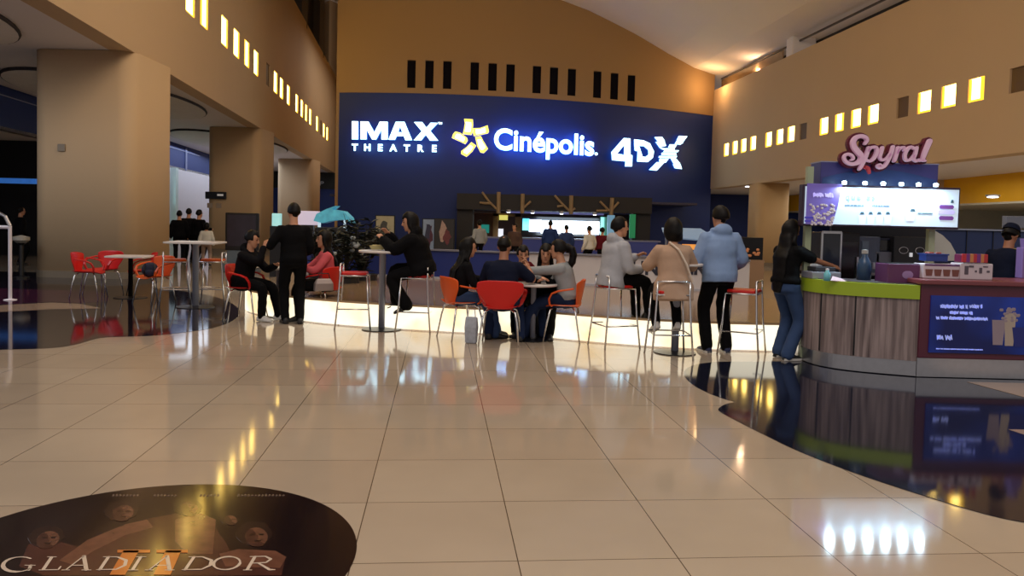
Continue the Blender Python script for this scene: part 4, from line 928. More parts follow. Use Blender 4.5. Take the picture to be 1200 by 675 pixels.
# kiosk back wall, machines
def kbox(name, lab, cat, a, b, Y, dep, m, part='body', bevel=.01, z0=None):
    A, B = dp(*a, Y), dp(*b, Y); zb = B.z if z0 is None else z0
    t = thing(name, lab, cat, ((A.x+B.x)/2, Y+dep/2, zb)); w, h = abs(B.x-A.x), A.z-zb
    MB().box((0, 0, h/2), (w, dep, h)).build(part, m, t, bevel=bevel); return t, w, h, dep
M_navyc = mat('navy_cabinet', S(36, 54, 100), .45); M_blackm = mat('black_machine', S(24, 24, 30), .35)
t, w, h, d = kbox('back_cabinet', 'navy blue kiosk cabinet wall behind the white boxes', 'cabinet', (1098, 269), (1200, 330), 10.2, .5, M_navyc, z0=0)
for x in (-.2, .15): MB().box((x, -.26, h/2), (.008, .01, h)).build('door_joint', M_dark, t)
MB().box((0, -.01, h+.01), (w+.02, .54, .02)).build('top_edge', mat('pale_edge2', S(150, 160, 185), .4), t)
mb = MB(); A = dp(1094, 306, 10.05)
pts = [(dp(x, y, 10.05).x-t.location.x, dp(x, y, 10.05).z) for x, y in ((1093, 306), (1093, 268), (1100, 270), (1110, 276), (1119, 285), (1125, 296), (1127, 306))]
mb.prism(pts, 0, .02); mb.v = [(v[0], -.28-v[2], v[1]) for v in mb.v]; mb.build('white_curve_panel', mat('white_curve', S(205, 205, 200), .5), t, fix=True)
t, w, h, d = kbox('fridge', 'tall black fridge at the left of the kiosk interior', 'fridge', (982, 272), (1006, 326), 9.5, .6, M_blackm, z0=0)
MB().box((.0, -.305, h*.72), (w*.8, .01, h*.4)).build('glass_door', M_glassd, t); MB().box((w*.36, -.33, h*.7), (.02, .03, .3)).build('handle', M_steel, t)
t, w, h, d = kbox('drink_dispenser', 'grey blue drink dispenser beside the black fridge', 'dispenser', (1007, 277), (1030, 322), 9.5, .5, mat('grey_blue_metal', S(104, 116, 140), .4), z0=.9)
MB().box((-w*.22, -.26, h*.55), (w*.3, .02, h*.7)).build('glass_tube', mat('pale_glass', S(130, 150, 175), .2), t)
MB().box((w*.2, -.27, h*.35), (.05, .05, .08)).build('tap', M_steel, t); MB().box((0, -.22, .03), (w, .14, .04)).build('drip_tray', M_dark, t)
t, w, h, d = kbox('back_counter', 'dark back counter carrying the kiosk machines', 'counter', (1004, 322), (1110, 330), 9.5, .6, M_blackm, z0=0)
MB().box((0, 0, h+.015), (w+.02, .64, .03)).build('worktop', M_steel, t)
t, w, h, d = kbox('espresso_machine', 'black machine with two round rings under the menu board', 'machine', (1048, 277), (1092, 306), 9.45, .45, M_blackm, z0=1.02)
for x in (-.12, .08): MB().tube([(x+.055*math.cos(2*math.pi*i/16), -.235, h*.62+.04*math.sin(2*math.pi*i/16)) for i in range(16)], .004, 6, close=True).build('ring', M_steel, t)
MB().box((-.03, -.24, h*.5), (.03, .02, .05)).build('badge', mat('white_spot', S(225, 225, 230), .4, em=S(225, 225, 230), es=.5), t); MB().box((.0, -.27, h*.22), (w*.8, .12, .03)).build('drip_tray', M_steel, t)
t, w, h, d = kbox('microwave', 'dark small oven between the dispenser and the ringed machine', 'oven', (1028, 279), (1046, 296), 9.55, .35, mat('dark_blue_metal', S(26, 34, 64), .35), z0=None)
MB().box((0, -.18, h/2), (w*.8, .01, h*.7)).build('window', M_glassd, t); 
t2, w, h, d = kbox('white_container', 'pale grey container under the small oven', 'container', (1027, 296), (1045, 314), 9.5, .35, mat('pale_grey_plastic', S(140, 142, 156), .5), z0=1.03)
MB().box((0, 0, h), (w+.01, d+.01, .02)).build('lid', mat('pale_grey_plastic', S(140, 142, 156), .5), t2)
t, w, h, d = kbox('display_cabinet', 'silver framed display cabinet behind the shopping woman', 'cabinet', (964, 272), (984, 322), 9.05, .35, mat('smoked_glass', S(44, 48, 60), .15), z0=.97)
for sx in (-1, 1): MB().box((sx*w/2, -.17, h/2), (.02, .02, h)).build('frame_post', M_steel, t)
MB().box((0, -.17, h), (w, .03, .03)).build('frame_top', M_steel, t); MB().box((0, -.16, h*.52), (w*.9, .02, .03)).build('shelf', mat('white_glow', S(200, 225, 240), .4, em=S(200, 225, 240), es=.6), t)
struct(MB().box((4.6, 9.9, .5), (2.2, .1, 1.0)).build('trim_12', M_blackm))
struct(MB().box((dp(1030, 272, 9.9).x, 9.9, 1.45), (1.25, .06, .9)).build('trim_13', mat('kiosk_dark_back', S(20, 20, 30), .5)))
# things on the counter
zc = .965
t, w, h, d = kbox('purple_box', 'plum purple open box on the lime edged counter', 'box', (1041, 309), (1082, 334), 8.2, .3, mat('purple_card', S(96, 50, 92), .5), z0=zc)
a_ = MB(); a_.ell((.02, -.152, h*.45), (.06, .004, .045), 8); a_.build('pale_emblem', mat('pale_violet_print', S(150, 120, 170), .5), t)
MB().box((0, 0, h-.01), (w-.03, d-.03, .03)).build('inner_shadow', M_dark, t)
M_wc = mat('white_card', S(205, 192, 200), .5)
t, w, h, d = kbox('photo_box', 'white box printed with brown cups, left of the plain white box', 'box', (1083, 309), (1125, 331), 8.12, .22, M_wc, z0=1.03)
for i in range(4): MB().prism([(-.03, 0), (.03, 0), (.04, .07), (-.04, .07)], 0, .003, Matrix.Translation((-w*.36+i*w*.24, -.112, .03)) @ Matrix.Rotation(R(90), 4, 'X')).build('cup_print', mat('brown_print', S(120, 74, 66), .5), t, fix=True)
MB().box((0, -.111, h*.93), (w*.96, .003, .02)).build('violet_strip', mat('violet_strip', S(100, 60, 110), .5), t)
t, w, h, d = kbox('white_box', 'white box with dark printed marks beside the photo box', 'box', (1126, 308.5), (1163, 332), 8.1, .2, M_wc, z0=1.03)
for (x, z, ww, hh) in ((-.11, .10, .04, .09), (-.06, .14, .05, .02), (-.01, .09, .02, .02), (.04, .10, .03, .06), (.09, .14, .05, .012), (.12, .09, .03, .02)):
    MB().box((x, -.102, z), (ww, .004, hh)).build('print_mark', mat('grey_print', S(90, 80, 92), .5), t)
t, w, h, d = kbox('candy_tray', 'tray of red and violet packets standing on the white box', 'tray', (1127, 298), (1155, 308.5), 8.12, .14, mat('clear_tray', S(110, 40, 70), .3))
rr = random.Random(9)
t2 = t
for i in range(7):
    o = MB().box((0, 0, .045), (.045, .02, .09), rr.uniform(-.3, .3)).build('candy_packet', [mat('packet_red', S(190, 50, 60), .35), mat('packet_violet', S(120, 50, 130), .35), mat('packet_amber', S(200, 130, 80), .35)][i % 3], None, bevel=.004)
    o.location = (t2.location.x-.115+i*.038, t2.location.y-.09, t2.location.z+.005+.0); tag(o, '%s candy packet, %s from the left leaning on the tray above the white box' % (['red', 'violet', 'amber'][i % 3], ['first', 'second', 'third', 'fourth', 'fifth', 'sixth', 'seventh'][i]), 'candy packet', 'candy packets by the tray')
t, w, h, d = kbox('blue_basket', 'dark blue basket behind the photo box', 'basket', (1086, 298), (1111, 309), 8.2, .16, mat('basket_blue', S(40, 60, 130), .4), z0=1.21)
MB().box((0, 0, h), (w+.012, d+.012, .015)).build('rim', mat('basket_blue', S(40, 60, 130), .4), t)
mbp = MB(); [mbp.ell((rr.uniform(-.08, .08), rr.uniform(-.05, .05), h+.01), (.025, .02, .018), 5) for _ in range(10)]; mbp.build('contents', mat('mixed_sweets', S(150, 70, 60), .5, var=.6, vs=30), t)
t = thing('jar', 'dark blue tinted bottle shaped jar on the counter in front of the dispenser', 'jar', (dp(1012, 330, 8.55).x, 8.55, zc))
MB().lathe([(.01, 0), (.075, .005), (.078, .15), (.06, .22), (.03, .27), (.03, .30)], 20).build('jar_body', mat('jar_blue', S(40, 64, 92), .15), t, smooth=True); MB().lathe([(.034, .30), (.034, .34), (.005, .345)], 16).build('lid', mat('jar_lid', S(170, 165, 160), .4), t)
t = thing('small_bottle', 'small pale cyan bottle at the left end of the counter', 'bottle', (dp(969, 330, 8.3).x, 8.3, zc))
MB().lathe([(.01, 0), (.034, .004), (.036, .08), (.02, .1), (.016, .12)], 16).build('bottle_body', mat('cyan_plastic', S(120, 200, 215), .25), t, smooth=True); MB().lathe([(.018, .12), (.018, .135), (.004, .137)], 12).build('cap', M_white, t)
t = thing('cash_drawer', 'grey white card terminal tray at the left end of the counter', 'terminal', (dp(962, 325, 8.75).x, 8.75, zc), .1)
MB().box((0, 0, .04), (.34, .26, .08)).build('tray', mat('pale_grey_plastic', S(140, 142, 156), .5), t, bevel=.01); MB().box((.0, -.0, .11), (.24, .2, .05)).build('keypad', mat('dark_keypad', S(50, 50, 58), .5), t, bevel=.01)
t = thing('leaflet', 'white and pink leaflet lying on the counter by the reaching hand', 'leaflet', (dp(981, 325, 8.35).x, 8.35, zc))
MB().add([(-.09, -.05, .01), (.09, -.05, .0), (.09, .06, .02), (-.02, .07, .05), (-.09, -.05, .004), (.09, -.05, -.004), (.09, .06, .014), (-.02, .07, .044)], [(0,1,2,3), (7,6,5,4), (0,4,5,1), (1,5,6,2), (2,6,7,3), (3,7,4,0)]).build('sheet', mat('pink_paper', S(215, 185, 195), .6), t)
# stall with pale canopy behind the beige woman
t = thing('canopy_stall', 'small stall with a sloped pale blue canopy behind the woman in beige', 'stall', (dp(806, 290, 17.5).x, 17.5, 0))
MB().box((0, 0, .5), (1.0, .6, 1.0)).build('body', mat('stall_blue', S(46, 70, 130), .5), t)
MB().quad3((-.6, -.4, 1.30), (.65, -.4, 1.22), (.35, .3, 1.5), (-.55, .3, 1.5), .03, (0, -.3, 1)).build('canopy', mat('pale_blue_canopy', S(130, 160, 195), .5, em=S(120, 150, 190), es=.2), t, fix=True)
for x in (-.5, .5): MB().box((x, 0, 1.15), (.04, .04, .35)).build('post', M_steel, t)
MB().box((.05, -.31, 1.08), (.5, .02, .12)).build('lit_strip', mat('amber_strip', S(225, 150, 70), .5, em=S(225, 150, 70), es=.7), t)
t = thing('popcorn_display', 'dark display shelf with warm lit snacks right of the man in blue', 'display shelf', (dp(875, 300, 15.5).x, 15.5, 0))
MB().box((0, 0, .45), (.6, .35, .9)).build('cabinet', mat('pale_wood', S(150, 120, 92), .5), t); MB().box((0, 0, 1.12), (.55, .3, .45)).build('case', M_dark, t)
mbp = MB(); [mbp.ell((rr.uniform(-.22, .22), -.16, 1.0+rr.uniform(-.02, .12)), (.035, .02, .03), 5) for _ in range(16)]; mbp.build('snacks', mat('warm_snacks', S(180, 120, 80), .6, em=S(180, 110, 70), es=.15), t)
# grey panel and downlight in the right aisle
t, s = slab('grey_panel', 'grey blue panel behind the kiosk employee', 'panel', (1177, 253), (1215, 268), 13.0, mat('grey_blue_panel', S(120, 128, 150), .5))
MB().box((0, .05, -.8), (.06, .06, 1.7)).build('post', M_steel, t)
t = thing('downlight', 'glowing round downlight in the white ceiling below the yellow fascia', 'downlight', (dp(1163, 239, 19).x, 19, 2.46))
MB().lathe([(.12, 0), (.16, .01), (.16, .05)], 16).build('rim', M_steel, t); MB().lathe([(.001, -.03), (.12, -.02), (.12, .02)], 16).build('lens', MATS['lens_glow'], t)
t = thing('downlight', 'tiny white downlight under the right gallery near the blue end wall', 'downlight', (dp(881, 228.5, 34).x-.2, 34, 3.4))
MB().lathe([(.09, 0), (.12, .01), (.12, .03)], 16).build('rim', M_steel, t); MB().lathe([(.001, -.03), (.1, -.02), (.1, .02)], 16).build('lens', MATS['lens_glow'], t)

# ---------------------------------------------------------------- round film decal on the floor
dc = Vector((-1.611, 3.285)); dr = .949
t = thing('floor_decal', 'large round dark floor sticker reading GLADIADOR with shadowy figures', 'floor sticker', (dc.x, dc.y, 0))
M_dec = mat('decal_black', S(30, 20, 22), .10, var=.35, vs=3, spec=.6)
MB().prism([(dr*math.cos(2*math.pi*i/96), dr*math.sin(2*math.pi*i/96)) for i in range(96)], .0005, .003).build('sheet', M_dec, t)
def fd(L, z0, z1, m, nm, par=t):
    pts = [fl(x, y) for x, y in L]; pts = [(p.x-dc.x, p.y-dc.y) for p in pts]
    return MB().prism(pts, z0, z1).build(nm, m, par, fix=True)
def gz(L): return [(x*.36667, 540+y*.36667) for x, y in L]
M_f1 = mat('decal_umber', S(74, 44, 38), .12, var=.5, vs=14); M_f2 = mat('decal_brown', S(104, 68, 54), .12, var=.5, vs=16); M_f3 = mat('decal_skin', S(98, 66, 52), .12, var=.6, vs=26)
figs = [([(140,368),(60,340),(90,270),(170,255),(260,280),(330,240),(460,190),(560,170),(660,180),(720,260),(740,300),(860,290),(910,320),(900,368)], M_f1, 'shadow_group'),
        ([(190,320),(280,255),(400,205),(470,190),(490,215),(400,240),(300,290),(230,335)], M_f2, 'arm_shape'),
        ([(560,190),(640,170),(690,190),(680,300),(600,300),(560,260)], M_f2, 'torso_shape'),
        ([(700,300),(760,285),(880,290),(915,310),(895,345),(720,340)], M_f2, 'shoulder_shape')]
for i, (L, m_, nm) in enumerate(figs): fd(gz(L), .003, .0034+.0002*i, m_, nm)
def oval(cx, cy, rx, ry, n=20, rot=0): return [(cx+rx*math.cos(2*math.pi*i/n)*math.cos(rot)-ry*math.sin(2*math.pi*i/n)*math.sin(rot), cy+rx*math.cos(2*math.pi*i/n)*math.sin(rot)+ry*math.sin(2*math.pi*i/n)*math.cos(rot)) for i in range(n)]
M_fs = mat('decal_skin_shade', S(72, 46, 38), .12, var=.5, vs=26); M_fn = mat('decal_features', S(30, 19, 18), .12)
for (cx, cy, rx, ry, tl) in ((150, 250, 58, 36, -.5), (390, 165, 55, 33, -.4), (600, 152, 48, 30, .15), (735, 190, 32, 20, .3), (815, 240, 58, 40, .1)):
    def fo(u, v, ru, rv, n=16): return gz([(cx+rx*(u+ru*math.cos(2*math.pi*i/n))+tl*ry*(v+rv*math.sin(2*math.pi*i/n))*.6, cy+ry*(v+rv*math.sin(2*math.pi*i/n))) for i in range(n)])
    rq = random.Random(int(cx)); hp_ = [(p[0]+rq.uniform(-1.5, 1.5), p[1]+rq.uniform(-.8, .8)) for p in fo(-.05, -.12, .98, 1.0, 22)]
    fd(hp_, .0034, .0040, mat('decal_hair', S(44, 30, 28), .12, var=.4, vs=20), 'head_shape')
    o = fd(fo(.08, .12, .62, .74), .0040, .0044, M_f3, 'face_shape')
    fd(fo(-.22, .16, .30, .62), .0044, .0047, M_fs, 'face_shade', o)
    fd(fo(-.14, -.04, .17, .07), .0047, .0050, M_fn, 'eye_shape', o); fd(fo(.34, -.04, .15, .07), .0047, .0050, M_fn, 'eye_shape', o)
    fd(fo(.12, .18, .05, .20), .0047, .0050, M_fs, 'nose_shape', o); fd(fo(.12, .48, .20, .06), .0047, .0050, M_fn, 'mouth_shape', o)
    fd(fo(.08, .74, .40, .20), .0047, .0050, M_fs, 'beard_shape', o)
# gold stripe shapes behind the title
fd(gz([(395,290),(445,290),(400,368),(350,368)]), .005, .0054, mat('decal_gold', S(190, 110, 50), .15), 'gold_bar'); fd(gz([(375,288),(480,288),(480,297),(375,297)]), .005, .0054, MATS['decal_gold'], 'gold_bar')
fd(gz([(530,290),(580,290),(545,368),(490,368)]), .005, .0054, MATS['decal_gold'], 'gold_bar'); fd(gz([(500,288),(600,288),(600,297),(500,297)]), .005, .0054, MATS['decal_gold'], 'gold_bar')
M_tit = mat('decal_title_cream', S(205, 188, 172), .2)
def tl_(strokes, nm):
    mb = MB()
    for pts, ws in strokes:
        q = [fl(x, y) for x, y in gz(pts)]; q = [(p.x-dc.x, p.y-dc.y) for p in q]; mb.stroke(q, [w*.0013 for w in ws], .0054, .006, 6)
    return mb.build(nm, M_tit, t, fix=True)
def arcp(cx, cy, rx, ry, a0, a1, n=14): return [(cx+rx*math.cos(R(a0+(a1-a0)*i/n))-(.35*ry*math.sin(R(a0+(a1-a0)*i/n))), cy+ry*math.sin(R(a0+(a1-a0)*i/n))) for i in range(n+1)]
g_ = arcp(60, 335, 50, 24, -50, -330); tl_([(g_, [6]*4+[12]*8+[6]*3), ([(98, 338), (92, 354)], [10, 8]), ([(80, 338), (112, 338)], [4, 4])], 'letter_g')
tl_([([(165, 312), (138, 352)], [11, 11]), ([(152, 311), (180, 311)], [4, 4]), ([(125, 353), (186, 352), (194, 342)], [4, 6, 5])], 'letter_l')
def A_(x): return [([(x+58, 308), (x, 353)], [5, 5]), ([(x+58, 308), (x+66, 353)], [12, 12]), ([(x+22, 338), (x+62, 338)], [5, 5]), ([(x-12, 353), (x+12, 353)], [4, 4]), ([(x+52, 353), (x+80, 353)], [4, 4])]
tl_(A_(210), 'letter_a')
def D_(x): return [([(x+32, 311), (x+4, 352)], [11, 11]), ([(x+16, 311), (x+60, 311), (x+88, 322), (x+84, 338), (x+56, 351), (x-6, 352)], [4, 6, 11, 11, 7, 4])]
tl_(D_(315), 'letter_d')
tl_([([(450, 311), (424, 352)], [11, 11]), ([(436, 311), (466, 311)], [4, 4]), ([(410, 353), (440, 353)], [4, 4])], 'letter_i')
tl_(A_(476), 'letter_a')
tl_(D_(588), 'letter_d')
tl_([(arcp(725, 331, 42, 21, 0, 360, 20), [10]*5+[6]*4+[10]*7+[6]*5)], 'letter_o')
tl_([([(815, 310), (790, 352)], [11, 11]), ([(800, 310), (848, 309), (866, 318), (850, 329), (808, 331)], [4, 6, 9, 7, 5]), ([(826, 331), (862, 352), (878, 352)], [6, 11, 5]), ([(778, 353), (804, 353)], [4, 4])], 'letter_r')
for (xa, xb, sd) in ((360, 440, 41), (492, 566, 42), (640, 700, 44), (760, 912, 43)):
    r_ = random.Random(sd); mb = MB(); x = xa
    while x < xb:
        q = [fl(a, b) for a, b in gz([(x+3, 108+(r_.random()*3)), (x, 116), (x+6, 112)])]; mb.stroke([(p.x-dc.x, p.y-dc.y) for p in q], .006, .003, .0036, 4); x += 11
    mb.build('small_lettering', mat('decal_dim_print', S(110, 92, 84), .2), t, fix=True)

# ---------------------------------------------------------------- people
def ik(a, b, l1, l2, pole):
    a, b, pole = Vector(a), Vector(b), Vector(pole); d = b-a; L = min(d.length, (l1+l2)*.995); dn = d.normalized(); b = a+dn*L
    x = (l1*l1-l2*l2+L*L)/(2*L); h = math.sqrt(max(0, l1*l1-x*x)); p = pole-dn*pole.dot(dn)
    p = p.normalized() if p.length > 1e-4 else frame(dn)[0]
    return a+dn*x+p*h, b
def limb(mb, pts, rads, n=12):
    # resample a joint chain with rounded bends
    P = [Vector(p) for p in pts]; out, rr = [], []
    for i in range(len(P)-1):
        for k_ in range(6):
            t_ = k_/6; out.append(P[i].lerp(P[i+1], t_)); rr.append(rads[i]+(rads[i+1]-rads[i])*t_)
    out.append(P[-1]); rr.append(rads[-1])
    for _ in range(2): out = [out[0]] + [(out[i-1]+out[i]*2+out[i+1])/4 for i in range(1, len(out)-1)] + [out[-1]]
    mb.tube(out, rr, n); mb.ell(tuple(P[0]), (rads[0],)*3, 5); mb.ell(tuple(P[-1]), (rads[-1],)*3, 5)
def remesh(mb, name, m, parent, vox, smooth=3, wr=0.0, seed=0):
    o = mb.build(name, m, parent, fix=False)
    r = o.modifiers.new('r', 'REMESH'); r.mode = 'VOXEL'; r.voxel_size = vox; r.use_smooth_shade = True
    if smooth: s_ = o.modifiers.new('s', 'SMOOTH'); s_.iterations = smooth; s_.factor = .5
    bake(o)
    if wr:
        me = o.data; n_ = [Vector(v.normal) for v in me.vertices]
        for v, nn in zip(me.vertices, n_):
            c = v.co+Vector((seed*3.1, 0, 0)); d = noise.noise(Vector((c.x*6, c.y*6, c.z*11)))*wr*1.6 + noise.noise(c*22)*wr*.3; v.co += nn*d
    for p in o.data.polygons: p.use_smooth = True
    return o
SKIN = mat('skin', S(196, 142, 112), .5, var=.05, vs=8); SKIN2 = mat('skin_tan', S(160, 108, 82), .5, var=.05, vs=8)
M_eye = mat('eye_dark', S(24, 18, 16), .2); M_lip = mat('lip', S(150, 82, 76), .5)
HAIRB = mat('hair_black', S(11, 8, 8), .5, var=.35, vs=30, spec=.2)
def cloth(nm, c, r=.85): return mat('cloth_'+nm, c, r, var=.10, vs=9, bump=.25, bs=160, spec=.12)
M_soleW = mat('white_sole', S(210, 208, 205), .6)
def person(label, loc, rz, H=1.70, sit=None, lean=0, side=0, hands=None, feet=None, fem=False, top=None, topc=None, sleeve='long', tlen=.02, loose=.018,
           pant=None, flare=0.0, hair='short', shoe=None, sole=None, look=(0, 0), hood=False, vox=.013, knee=None, skin=SKIN, drop=.0, elbow=None, hairm=HAIRB, skirt=0.0, fing=True, hairlen=0.0):
    s = H/1.72; t = thing('person', label, 'person', loc, R(rz))
    P = Vector((0, 0, (sit+.095) if sit else .93*s)) + Vector((0, -.06 if sit else 0, 0))
    la, sd = R(lean), R(side); up = Vector((math.sin(sd), math.sin(la)*math.cos(sd), math.cos(la)*math.cos(sd))).normalized()
    sx = Vector((1, 0, 0)); sx = (sx-up*sx.dot(up)).normalized(); fy = up.cross(sx)*1.0
    if fy.y < 0: fy = -fy
    w = .92 if fem else 1.0
    def at(h, a=0, b=0): return P + up*h*s + sx*a*s + fy*b*s
    def ring(h, a, b, oy=0.0, n=20): return [tuple(at(h, a*math.cos(2*math.pi*i/n), oy+b*math.sin(2*math.pi*i/n))) for i in range(n)]
    hipw = .17 if fem else .16
    TR = [(-.13, .10, .08, 0), (-.07, hipw, .115, 0), (.0, hipw, .12, -.005), (.1, .135*w+.01, .10, 0), (.2, .14*w, .098, 0), (.32, .165*w, .112, .005), (.39, .178*w, .105, 0), (.44, .145*w, .088, 0), (.475, .09, .07, 0)]
    N = at(.50); hc = N + Vector((0, .02, 0))*s + (up*.5+Vector((0, 0, .5))).normalized()*.158*s
    body = MB(); body.rings([ring(*r) for r in TR])
    body.tube([tuple(at(.46)), tuple(N+up*.02), tuple(hc-Vector((0, .005, .03)))], [.064*s, .058*s, .054*s], 14)
    # legs
    ft = feet or {}
    kn = {}; an = {}
    hp = {}
    for k_, g_ in (('R', 1), ('L', -1)):
        hp[k_] = P + Vector((g_*.092*s, 0, -.03*s))
        tgt = Vector(ft.get(k_, (g_*.10, .42 if sit else 0, .09)))
        kk, aa = ik(hp[k_], tgt, .44*s, .43*s, (knee or {}).get(k_, (g_*.10, 1, .25 if sit else 0))); kn[k_], an[k_] = kk, aa
        limb(body, [hp[k_], kk, aa], [.082*s, .054*s, .036*s])
        calf = kk.lerp(aa, .3); body.ell(tuple(calf), (.053*s, .055*s, .09*s), 6)
    # arms
    hd = hands or {}; el = {}; wr_ = {}; sh = {}
    for k_, g_ in (('R', 1), ('L', -1)):
        sh[k_] = at(.405, g_*.168*w, 0)
        tgt = Vector(hd.get(k_, tuple(at(-.08, g_*.25, .08)))); pole = (elbow or {}).get(k_, (g_*.5, -.7, -.6))
        e_, h_ = ik(sh[k_], tgt, .285*s, .25*s, pole); el[k_], wr_[k_] = e_, h_
        limb(body, [sh[k_], e_, h_], [.05*s*w, .04*s*w, .027*s])
        d = (h_-e_).normalized(); inn = Vector((-g_, 0, 0)); inn = (inn-d*inn.dot(d)); inn = inn.normalized() if inn.length > .1 else frame(d)[0]
        nn = Vector((-g_*.6, .2, -.8)); nn = (nn-d*nn.dot(d)).normalized(); sdv = d.cross(nn).normalized()
        if sdv.dot(Vector((-g_, .3, 0))) < 0: sdv = -sdv
        pal = [];
        for q, (a_, b_) in zip((0, .03, .065, .09), ((.026, .018), (.036, .016), (.042, .015), (.038, .012))):
            c = h_+d*q*s; pal.append([tuple(c+sdv*a_*s*math.cos(2*math.pi*i/12)+nn*b_*s*math.sin(2*math.pi*i/12)) for i in range(12)])
        body.rings(pal)
        if fing:
            for fi, ln in zip((-1.5, -.5, .5, 1.5), (.062, .076, .08, .068)):
                b0 = h_+d*.082*s+sdv*fi*.0205*s; b1 = b0+(d+sdv*fi*.06)*ln*.5*s; b2 = b1+(d*.8+nn*.6)*ln*.33*s; b3 = b2+(d*.5+nn*.85)*ln*.28*s
                body.tube([b0-d*.02, b0, b1, b2, b3], [.0095*s]*3+[.0085*s, .0075*s], 7)
            b0 = h_+d*.025*s+sdv*.03*s; b1 = b0+(d*.6+sdv*.7+nn*.2)*.04*s; b2 = b1+(d*.85+sdv*.3+nn*.3)*.03*s
            body.tube([b0, b1, b2], [.012*s, .0105*s, .009*s], 7)
    # head
    HM = Matrix.Translation(hc) @ Euler((-R(look[1]), 0, R(look[0])), 'XYZ').to_matrix().to_4x4() @ Matrix.Scale(s*1.06, 4)
    HR = [(-.117, .018, .016, .060), (-.105, .036, .034, .048), (-.08, .052, .056, .028), (-.045, .063, .078, .010), (-.005, .070, .089, .002), (.035, .073, .094, -.002), (.07, .067, .086, -.006), (.098, .048, .064, -.01), (.115, .02, .028, -.012)]
    body.rings([[tuple(HM @ Vector((a*math.cos(2*math.pi*i/20), oy+b*math.sin(2*math.pi*i/20), z))) for i in range(20)] for z, a, b, oy in HR])
    body.tube([HM @ Vector((0, .086, .018)), HM @ Vector((0, .099, -.01)), HM @ Vector((0, .107, -.028)), HM @ Vector((0, .09, -.038))], [.007*s, .010*s, .014*s, .010*s], 8)
    body.ell((0, .078, -.066), (.024, .012, .009), 5, HM)
    for g_ in (-1, 1): body.ell((g_*.074, -.008, -.012), (.010, .020, .031), 5, HM)
    bo = remesh(body, 'body', skin, t, min(vox*.75, .0095) if fing else vox, 2)
    ey = MB()
    for g_ in (-1, 1): ey.ell((g_*.028, .083, .004), (.013, .008, .007), 6, HM)
    ey.build('eyes', M_eye, t, smooth=True)
    br = MB()
    for g_ in (-1, 1): br.tube([HM @ Vector((g_*.013, .091, .024)), HM @ Vector((g_*.03, .091, .029)), HM @ Vector((g_*.046, .080, .024))], .0035*s, 5)
    br.build('eyebrows', hairm, t)
    lp = MB(); lp.ell((0, .087, -.067), (.021, .007, .0055), 5, HM); lp.build('lips', M_lip, t, smooth=True)
    # hair
    hm = MB(); NU, NV = 28, 16; vs = []; low = {'short': -.035, 'long': -.10, 'ponytail': -.045, 'bob': -.11, 'beanie': -.03, 'cap': -.04, 'crop': -.02}[hair]
    bulk = {'short': 1.07, 'long': 1.13, 'ponytail': 1.08, 'bob': 1.30, 'beanie': 1.12, 'cap': 1.04, 'crop': 1.01}[hair]
    for j in range(NV+1):
        ph = math.pi*j/NV
        r = []
        for i in range(NU):
            th = 2*math.pi*i/NU; v = Vector((.083*math.sin(ph)*math.cos(th), -.006+.106*math.sin(ph)*math.sin(th), .127*math.cos(ph)))
            front = math.sin(th)*math.sin(ph); z = v.z
            lim = .048 + (.0 if hair != 'beanie' else -.012)
            if (front > .45 and z < lim+.02*(front < .75)) or z < low or (hair in ('short', 'crop', 'cap', 'beanie') and front > .1 and z < .0): k_ = .74
            else: k_ = bulk if not (front > .3) else 1+(bulk-1)*.6
            r.append(tuple(HM @ Vector((v.x*k_, -.006+(v.y+.006)*k_, v.z*(k_ if k_ < 1 else 1+(k_-1)*.8)))))
        vs.append(r)
    hm.rings([[tuple(Vector(p).lerp(HM @ Vector((0, 0, .118*bulk)), .0)) for p in r] for r in vs[1:-1]])
    bk = lambda y, z, x=0: HM @ Vector((x, y, z))
    def drape(pl):
        hm.rings([[tuple(c+Vector((a*s*math.cos(2*math.pi*i/16), b*s*math.sin(2*math.pi*i/16), 0))) for i in range(16)] for c, a, b in pl])
    back_dir = -fy
    hl = hairlen
    if hair == 'long':
        b0 = N + back_dir*.075*s
        drape([(bk(-.04, .02), .08, .06), (bk(-.055, -.06), .092, .062), (bk(-.055, -.12), .10, .06), (b0+Vector((0, 0, -.06*s)), .115, .052), (at(.32, 0, -.13), .12, .042), (at(.18, 0, -.125), .11, .035), (at(.08+hl, 0, -.125), .10, .03), (at(.0+hl*1.6, 0, -.13), .06, .022)])
        for g_ in (-1, 1): hm.tube([bk(.0, .03, g_*.07), bk(.012, -.06, g_*.08), bk(-.005, -.13, g_*.085), at(.40, g_*.10, .05), at(.30, g_*.11, .09)], [.018*s, .024*s, .028*s, .024*s, .01*s], 8)
    if hair == 'ponytail':
        hm.ell((0, -.115, .035), (.04, .04, .04), 6, HM)
        hm.tube([bk(-.12, .035), bk(-.17, .0), bk(-.185, -.08), bk(-.165, -.17), bk(-.14, -.25)], [.032*s, .05*s, .056*s, .048*s, .012*s], 12)
    if hair == 'bob': drape([(bk(-.02, .03), .095, .085), (bk(-.03, -.06), .108, .085), (bk(-.035, -.115), .10, .075), (bk(-.03, -.14), .06, .05)])
    ho = remesh(hm, 'hair' if hair not in ('beanie',) else 'knit_cap', hairm, t, .011 if vox < .016 else .018, 2, .005, 3)
